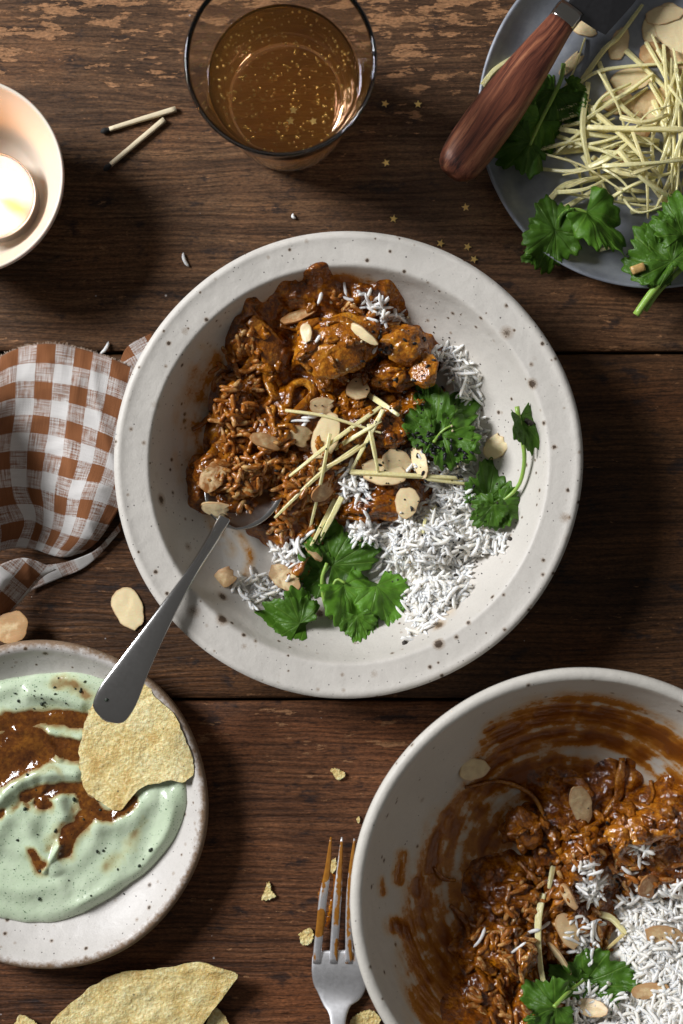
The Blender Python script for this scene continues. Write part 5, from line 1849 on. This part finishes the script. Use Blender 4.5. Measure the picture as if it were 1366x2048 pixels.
# ================================================================ CANDLE
CUP_C = W(-70, 351, 48)[:2]
cup_in = [(0, 8), (20, 8), (26.5, 8.3), (29, 10), (32.5, 17), (38, 29), (42.5, 41), (44.4, 47)]
cup_out = [(44.4, 47), (45.0, 48.4), (45.9, 48.5), (46.4, 47.3), (44.8, 40), (40, 26), (35, 13), (32, 4), (31, 0.2), (29, 0), (27.5, 1.5), (10, 2), (0, 2)]
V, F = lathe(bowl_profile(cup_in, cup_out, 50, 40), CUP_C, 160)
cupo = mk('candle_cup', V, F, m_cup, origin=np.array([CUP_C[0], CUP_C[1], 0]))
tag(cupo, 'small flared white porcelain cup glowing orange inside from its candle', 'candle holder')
tl_c = W(-13, 393, 20)
tl = thing('tea_light', 'lit tea light candle of pale wax inside the glowing cup', 'candle', (tl_c[0], tl_c[1], 8.1))
V, F = lathe([(0, 8.2), (19.5, 8.2), (20.3, 9), (20.9, 20), (21.1, 23.0), (20.7, 23.2), (20.4, 22), (20.1, 9.4), (0, 9.0)], tl_c[:2], 96)
mk('metal_case', V, F, m_alu, tl)
V, F = lathe([(0, 9.2), (19.9, 9.4), (20.2, 21.4), (19.2, 21.6), (15, 21.0), (8, 20.7), (3, 20.6), (0, 20.6)], tl_c[:2], 96)
mk('wax', V, F, m_wax, tl)
V, F = sweep(spline([(tl_c[0], tl_c[1], 20), (tl_c[0] + 0.3, tl_c[1], 24), (tl_c[0] + 1.0, tl_c[1] - 0.4, 27)], 10), 1.2, 1.2, 8)
wick = mk('wick', V, F, m_wick, tl)
fc = np.array([tl_c[0] + 1.0, tl_c[1] - 0.5])
V, F = lathe([(0, 24.5), (1.6, 25.2), (3.0, 28), (3.3, 31), (2.6, 36), (1.4, 41), (0.4, 45), (0, 46)], fc, 32)
mk('flame', V, F, m_flame, wick)
# ================================================================ MATCHES
for (a, b, hc, lab) in [((352, 218), (201, 264), (0.0, 0.0), 'burnt wooden match, the upper one of the two'), ((329, 239), (207, 341), (0.0, 0.0), 'burnt wooden match, the lower steeper one of the two')]:
    p0, p1 = W(*a, 1.5), W(*b, 1.5)
    mt = thing('matchstick', lab, 'match', (p0 + p1) / 2 * np.array([1, 1, 0]), 'burnt matches')
    q = p0 + (p1 - p0) * 0.88
    C = spline([p0, (p0 + q) / 2 + np.array([0.2, 0.15, 0.1]), q], 16)
    V, F = sweep(C, 2.6 - 0.5 * np.linspace(0, 1, 16), 2.5, 8, 6.0)
    V += 0.06 * np.stack([perlin(V[:, 0], V[:, 1], i * 3.0) for i in range(3)], 1)
    mk('stick', V, F, m_match, mt)
    C = spline([q - (p1 - p0) * 0.02, q * 0.5 + p1 * 0.5, p1], 12)
    V, F = sweep(C, np.array([2.0, 1.9, 1.8, 1.9, 2.3, 2.7, 3.0, 3.0, 2.8, 2.3, 1.6, 0.7]), np.array([1.9, 1.9, 1.8, 1.9, 2.2, 2.6, 2.9, 2.9, 2.7, 2.2, 1.5, 0.7]), 9)
    V += 0.18 * np.stack([perlin(V[:, 0] * 0.9, V[:, 1] * 0.9, i * 3.0 + 1) for i in range(3)], 1)
    mk('charred_head', V, F, m_char, mt)

# ================================================================ GLASS OF DRINK
GL_C = W(561, 118, 90)[:2]
g_out = [(0, 0.3), (20, 0.2), (26.5, 0), (28.6, 1.2), (30, 5), (32.3, 20), (34.6, 38), (37.2, 58), (41.2, 80), (42.6, 88.4), (42.4, 89.7), (41.6, 90.1)]
g_in = [(41.6, 90.1), (40.9, 89.5), (40.4, 87), (38.9, 79), (35.2, 60), (32.2, 40), (29.8, 22), (28.0, 12), (25, 8.8), (15, 8.2), (0, 8.0)]
V, F = lathe(np.vstack([spline(g_out, 60), spline(g_in, 60)[1:]]), GL_C, 160)
tag(mk('tumbler', V, F, m_glass, origin=np.array([GL_C[0], GL_C[1], 0])), 'clear glass tumbler half full of sparkling amber drink at the top edge', 'glass')
LEVEL = 58.0
gi = spline(g_in, 400)
gi = gi[gi[:, 1] < LEVEL - 0.3][::-1]
lp = [(max(0.0, r + 0.08), z - 0.05) for r, z in gi[::10]]
rl = float(np.interp(LEVEL, spline(g_in, 400)[::-1, 1], spline(g_in, 400)[::-1, 0])) + 0.08
lp += [(rl + 0.03, LEVEL + 0.35), (rl - 0.5, LEVEL), (rl - 2.2, LEVEL - 0.25), (rl * 0.6, LEVEL - 0.3), (0, LEVEL - 0.3)]
dr = thing('sparkling_drink', 'amber fizzy drink with tiny golden bubbles filling the tumbler', 'drink', (GL_C[0], GL_C[1], 8.0))
V, F = lathe(lp, GL_C, 160)
mk('liquid', V, F, m_drink, dr)
VV, FF, off = [], [], 0
for i in range(420):
    a = rng.uniform(0, 6.28)
    r = (rl - 2.0) * math.sqrt(rng.random())
    z = LEVEL - 0.6 - abs(rng.gauss(0, 3.0))
    s = rng.choice([0.3, 0.35, 0.4, 0.5, 0.6, 0.75])
    V, F = blob((GL_C[0] + r * math.cos(a), GL_C[1] + r * math.sin(a), z - s), s, s, s, 0, 1.0, 0.0, 0.0, (10, 8))
    VV.append(V)
    FF.append(F + off)
    off += len(V)
tag(mk('bubbles', np.vstack(VV), np.vstack(FF), m_bubble, dr), kind='stuff')


# ================================================================ STAR CONFETTI
def star_mesh():
    V = []
    for i in range(10):
        a = math.pi / 2 + i * math.pi / 5
        r = 2.1 if i % 2 == 0 else 0.9
        V.append((r * math.cos(a), r * math.sin(a), 0.0))
    V = np.array(V)
    T = np.vstack([V + [0, 0, 0.35], V])
    F = [tuple(range(10)), tuple(range(19, 9, -1))] + [(i, i + 10, (i + 1) % 10 + 10, (i + 1) % 10) for i in range(10)]
    return mesh_data('star', T, F, m_gold, smooth=False)


STAR = star_mesh()
for (px, py, lab) in [(770, 208, 'gold foil star on the table close to the glass rim'), (836, 209, 'gold foil star on the table between glass and knife handle'),
                      (772, 326, 'gold foil star at the edge of the glass shadow'), (787, 438, 'gold foil star just above the bowl, below the glass'),
                      (931, 415, 'gold foil star between the bowl and the metal plate, upper one'), (935, 494, 'gold foil star just outside the bowl rim, toward the metal plate'),
                      (881, 487, 'gold foil star half hidden at the bowl rim, left one'), (948, 519, 'gold foil star touching the bowl rim, lowest one')]:
    p = W(px, py, 0)
    o = put('star_confetti', STAR, (p[0], p[1], 0.35), None, Matrix.Rotation(rng.uniform(0, 6.28), 3, 'Z') @ Matrix.Rotation(rng.uniform(-0.15, 0.15), 3, 'X'))
    tag(o, lab, 'confetti', 'gold star confetti')
for (px, py, lab) in [(587, 221, 'gold star floating in the drink, upper one of three'), (581, 243, 'gold star floating in the drink, lowest left of three'), (627, 243, 'gold star floating in the drink, the one nearest the bright rim')]:
    p = W(px, py, LEVEL - 2.5)
    o = put('star_confetti', STAR, p, None, Matrix.Rotation(rng.uniform(0, 6.28), 3, 'Z') @ Matrix.Rotation(rng.uniform(-0.1, 0.1), 3, 'X'))
    tag(o, lab, 'confetti', 'gold stars in the drink')

# loose rice grains on the wood
for (px, py, ang, lab) in [(370, 520, 68, 'single white rice grain on the wood above the napkin and bowl'), (210, 697, -55, 'single white rice grain on the wood at the napkin edge'), (587, 433, 60, 'short broken rice grain on the wood between glass and bowl')]:
    p = W(px, py, 1.0)
    o = put('rice_grain', grain_mesh(2, m_rice, 0.0), p, None, Matrix.Rotation(-math.radians(ang), 3, 'Z'))
    if px == 587:
        o.scale = (0.4, 0.9, 0.9)
    tag(o, lab, 'rice grain', 'loose rice grains on the table')

# ================================================================ TIN PLATE: ALMONDS, GINGER, CORIANDER, KNIFE
G_TA = 'almond flakes on the metal plate'
for a in [(1312, 50, 84, 60, -70, 0.05, 'pale almond flake at the top of the metal plate pile'), (1345, 60, 110, 80, 70, 0.0, 'largest pale almond flake at the top edge of the picture'),
          (1330, 30, 80, 44, -10, 0.2, 'almond flake wedged between the pale flakes at the top edge'), (1310, 110, 66, 60, 0, 0.75, 'round tan almond flake with a curled edge on the metal plate'),
          (1238, 88, 70, 44, -70, 0.3, 'almond flake in the shadow of the knife blade'), (1168, 58, 54, 34, 20, 0.2, 'almond flake half under the knife bolster'),
          (1262, 160, 84, 56, -10, 0.05, 'pale almond flake beneath the ginger sticks, near the tan one'), (1290, 212, 92, 56, -40, 0.55, 'tan almond flake beneath the slanted ginger sticks'),
          (1236, 205, 70, 60, 10, 0.4, 'almond flake at the left of the ginger pile'), (1322, 232, 64, 50, 10, 0.1, 'pale almond flake by the upright ginger bundle'),
          (1275, 270, 50, 36, -20, 0.85, 'small orange-brown almond flake in the ginger pile'), (1247, 312, 46, 34, 60, 0.9, 'small dark toasted almond flake low in the ginger pile'),
          (1350, 130, 66, 54, 40, 0.5, 'golden almond flake at the right picture edge behind ginger'), (1340, 190, 70, 54, -30, 0.4, 'golden almond flake under the upright ginger bundle'),
          (1150, 120, 90, 24, -45, 0.1, 'narrow almond flake along the knife handle on the metal plate')]:
    almond(*a, group=G_TA)
G_TG = 'ginger shreds piled on the metal plate'
hand = [([(1150, 182), (1207, 101), (1237, 74), (1285, 10)], 11, 'long ginger shred pointing up past the knife blade'),
        ([(1252, 101), (1295, 141), (1352, 197)], 12, 'straight ginger shred crossing below the tan almond'),
        ([(1153, 170), (1194, 144), (1256, 133), (1370, 125)], 8, 'thin arched ginger shred at the top of the pile'),
        ([(1198, 125), (1217, 176), (1256, 225), (1317, 262)], 12, 'broad curved ginger shred sloping down to the right'),
        ([(1100, 246), (1159, 225), (1237, 195), (1305, 148)], 11, 'long ginger shred slanting up from the coriander'),
        ([(1075, 272), (1139, 250), (1207, 234), (1295, 176)], 9, 'thin ginger shred reaching furthest left from the pile'),
        ([(1137, 211), (1188, 232), (1256, 270), (1317, 281)], 13, 'ginger shred with a pointed left tip in the pile'),
        ([(1120, 258), (1198, 271), (1317, 284)], 11, 'level ginger shred through the middle of the pile'),
        ([(1134, 292), (1162, 272)], 26, 'stubby thick ginger chip at the left of the pile'),
        ([(1112, 303), (1178, 297), (1256, 287), (1317, 292)], 15, 'broad level ginger shred below the middle of the pile'),
        ([(1129, 316), (1155, 336), (1166, 398)], 7, 'thin bent ginger thread below the pile'),
        ([(1166, 312), (1188, 351), (1221, 396)], 11, 'ginger shred sloping down below the pile'),
        ([(1100, 398), (1129, 371), (1188, 357), (1276, 336)], 13, 'wide ginger shred low on the metal plate'),
        ([(1110, 424), (1150, 404), (1200, 372)], 12, 'ginger shred behind the coriander stalk'),
        ([(1229, 291), (1202, 316), (1198, 348), (1217, 392)], 7, 'thin hooked ginger thread curling down'),
        ([(1237, 378), (1291, 384)], 11, 'short level ginger stub, upper of three'), ([(1236, 397), (1300, 402)], 11, 'short level ginger stub, middle of three'), ([(1262, 424), (1322, 412)], 11, 'short level ginger stub, lowest of three'),
        ([(1246, 289), (1285, 342), (1330, 402), (1355, 466)], 24, 'widest ginger strip ending in a sharp point'),
        ([(965, 170), (990, 140), (1030, 112)], 12, 'ginger strip by the knife handle at the plate edge'),
        ([(1130, 470), (1170, 462), (1200, 448)], 14, 'ginger piece under the light coriander leaf'), ([(1200, 500), (1235, 492)], 8, 'small ginger end near the lower plate edge')]
for pts, w, lab in hand:
    ginger(pts, w, lab, G_TG, 0.0, 0.4, rng.uniform(0.5, 3.0), taper=0.55)
for k in range(70):
    if k < 34:      # upright bundle at the right
        x = rng.uniform(1312, 1385)
        y = rng.uniform(170, 330)
        l = rng.uniform(60, 125)
        a = math.radians(90 + rng.gauss(0, 11))
        lab = 'ginger shred in the upright bundle at the right edge'
    else:
        x = rng.gauss(1240, 50)
        y = rng.gauss(295, 55)
        l = rng.uniform(45, 105)
        a = rng.gauss(0.1, 0.6)
        lab = 'pale ginger shred inside the tangled pile on metal'
    b = rng.gauss(0, 14)
    ginger([(x - l * math.cos(a), y - l * math.sin(a)), (x + b * math.sin(a), y - b * math.cos(a)), (x + l * math.cos(a), y + l * math.sin(a))], rng.choice([4, 5, 6, 7, 8, 9, 12]), lab,
           'ginger upright bundle' if k < 34 else 'ginger tangle', rng.choice([0, 0, 0, 0.1, 0.2]), 0.3, rng.uniform(0.3, 2.5), taper=rng.uniform(0.35, 1.0))

sp5 = thing('coriander_sprig', 'dark coriander leaves tucked under the wooden knife handle', 'coriander', W(1080, 250, 4), 'coriander sprigs')
leaf(sp5, 1108, 190, 70, 160, 8, 0, 0.3, 0.2, 0.0, 51, 2.0, 0.12, 1.0)
leaf(sp5, 1105, 185, 80, 95, 6, 0, 0.3, 0.2, 0.0, 52, 2.0, 0.12, 1.0)
leaf(sp5, 1078, 245, 84, 110, 14, -30, 0.4, 0.35, 0.5, 53, 3.0, 0.12, 0.8)
leaf(sp5, 1060, 285, 72, 150, 4, 0, 0.3, 0.2, 0.0, 54, 2.0, 0.12, 1.0)
leaf(sp5, 1135, 172, 40, 10, 6, 0, 0.3, 0.2, 0.0, 55, 2.0, 0.12, 0.5)
stem(sp5, [(1127, 128), (1122, 158), (1108, 190), (1080, 245), (1060, 290)], 10, 6, lift=3.0)
sp6 = thing('coriander_sprig', 'coriander sprig with arched stalk at the lower edge of the metal plate', 'coriander', W(1100, 460, 12), 'coriander sprigs')
stem(sp6, [(1116, 464), (1122, 432), (1145, 419), (1170, 424), (1190, 438)], 8, 7, hs=[16, 19, 21, 20, 18])
leaf(sp6, 1112, 466, 80, -112, 8, -12, 0.45, 0.4, 0.0, 61, 3.0, 0.12, 0.75, True, 15)
leaf(sp6, 1110, 460, 86, 97, -2, -6, 0.35, 0.25, 0.1, 62, 3.0, 0.10, 0.85, True, 17)
leaf(sp6, 1175, 424, 118, 42, 2, -22, 0.35, 0.4, 0.45, 63, 3.0, 0.10, 0.62, True, 21)
leaf(sp6, 1070, 510, 30, 160, 0, 0, 0.2, 0.2, 0.2, 64, 2.0, 0.1, 0.8, True, 9)
sp7 = thing('coriander_sprig', 'coriander sprig whose cut green stalk hangs over the metal plate edge', 'coriander', W(1320, 540, 12), 'coriander sprigs')
stem(sp7, [(1272, 630), (1300, 590), (1345, 535), (1400, 470)], 15, 17, hs=[18, 20, 20, 18])
stem(sp7, [(1290, 622), (1318, 582), (1360, 540), (1410, 492)], 10, 12, hs=[15, 17, 17, 15])
leaf(sp7, 1330, 535, 100, -118, 10, 5, 0.4, 0.25, 0.05, 71, 3.0, 0.12, 0.9, True, 19)
leaf(sp7, 1345, 520, 96, -70, 14, -8, 0.4, 0.25, 0.0, 72, 3.0, 0.12, 0.9, True, 19)
leaf(sp7, 1340, 525, 80, -160, 0, 0, 0.4, 0.25, 0.0, 73, 3.0, 0.12, 0.9, True, 17)
leaf(sp7, 1366, 470, 90, -100, 10, 0, 0.4, 0.25, 0.1, 74, 3.0, 0.12, 0.9, True, 19)

# white ginger end with a dark core
p = hit(1275, 537)[0]
V, F = sweep(spline([W(1263, 542, p[2] + 2), W(1288, 533, p[2] + 2)], 6), 4.2, 3.8, 10, 5.0)
o = mk('ginger_stick', V, F, m_ginger)
tag(o, 'stubby white ginger end below the coriander on the metal plate', 'ginger', 'ginger shreds piled on the metal plate')


def knife():
    t = thing('knife', 'knife with a reddish wooden handle laid across the metal plate rim', 'knife', W(1010, 200, 14))
    a, b = W(901, 350, 29), W(1122, 46, 21)
    ax = (b - a) / np.linalg.norm(b - a)
    L = np.linalg.norm(b - a)
    s = np.array([0.0, 0.03, 0.07, 0.12, 0.2, 0.35, 0.5, 0.65, 0.8, 0.92, 1.0])
    wd = np.array([10.5, 17.5, 20.8, 22.6, 23.8, 24.2, 23.2, 21.0, 18.0, 15.2, 13.6])
    tk = np.array([8.0, 13.0, 16.0, 17.2, 17.8, 17.8, 17.0, 16.0, 14.4, 12.8, 11.8])
    ss = np.concatenate([np.linspace(0, 0.12, 10), np.linspace(0.15, 1, 30)])
    # modelled along x, then turned, so the wood grain runs along the handle
    P = np.stack([ss * L, 0 * ss, 0 * ss], 1)
    V, F = sweep(P, np.interp(ss, s, wd), np.interp(ss, s, tk), 16, 2.7)
    side = np.cross(ax, [0, 0, 1.0])
    side /= np.linalg.norm(side)
    upv = np.cross(side, ax)
    R = Matrix((Vector(ax), Vector(-side), Vector(upv))).transposed()
    me = mesh_data('handle', V, F, m_handle)
    put('handle', me, a, t, R)
    register(V @ np.array(R).T + a, F)
    Pb = np.array([b - ax * 0.6, b + ax * 2.0, b + ax * 6.0, b + ax * 9.0, b + ax * 9.6])
    V, F = sweep(spline(Pb, 14), np.interp(np.linspace(0, 1, 14), [0, 0.25, 0.6, 1], [13.8, 14.0, 14.4, 13.6]), np.interp(np.linspace(0, 1, 14), [0, 0.3, 0.7, 1], [12.0, 12.0, 9.5, 5.5]), 16, 3.2)
    mk('bolster', V, F, m_bolster, t)
    # blade: flat wedge, spine to edge
    h = 18.5
    out = [(1118, 30), (1138, 2), (1300, -228), (1385, -335), (1425, -345), (1440, -290), (1395, -180), (1330, -80), (1267, 7), (1236, 42), (1212, 68), (1190, 57), (1164, 40), (1148, 52)]
    O = np.array([W(x, y, h)[:2] for x, y in out])
    c = W(1245, -100, h)[:2]
    V, F, T = sheet(O, c, 6, lambda x, y, tt: h + 0.2 - 0.9 * tt)
    V, F = slab(V, F, len(O), 0.5)
    mk('blade', V, F, m_blade, t, smooth=False)


knife()
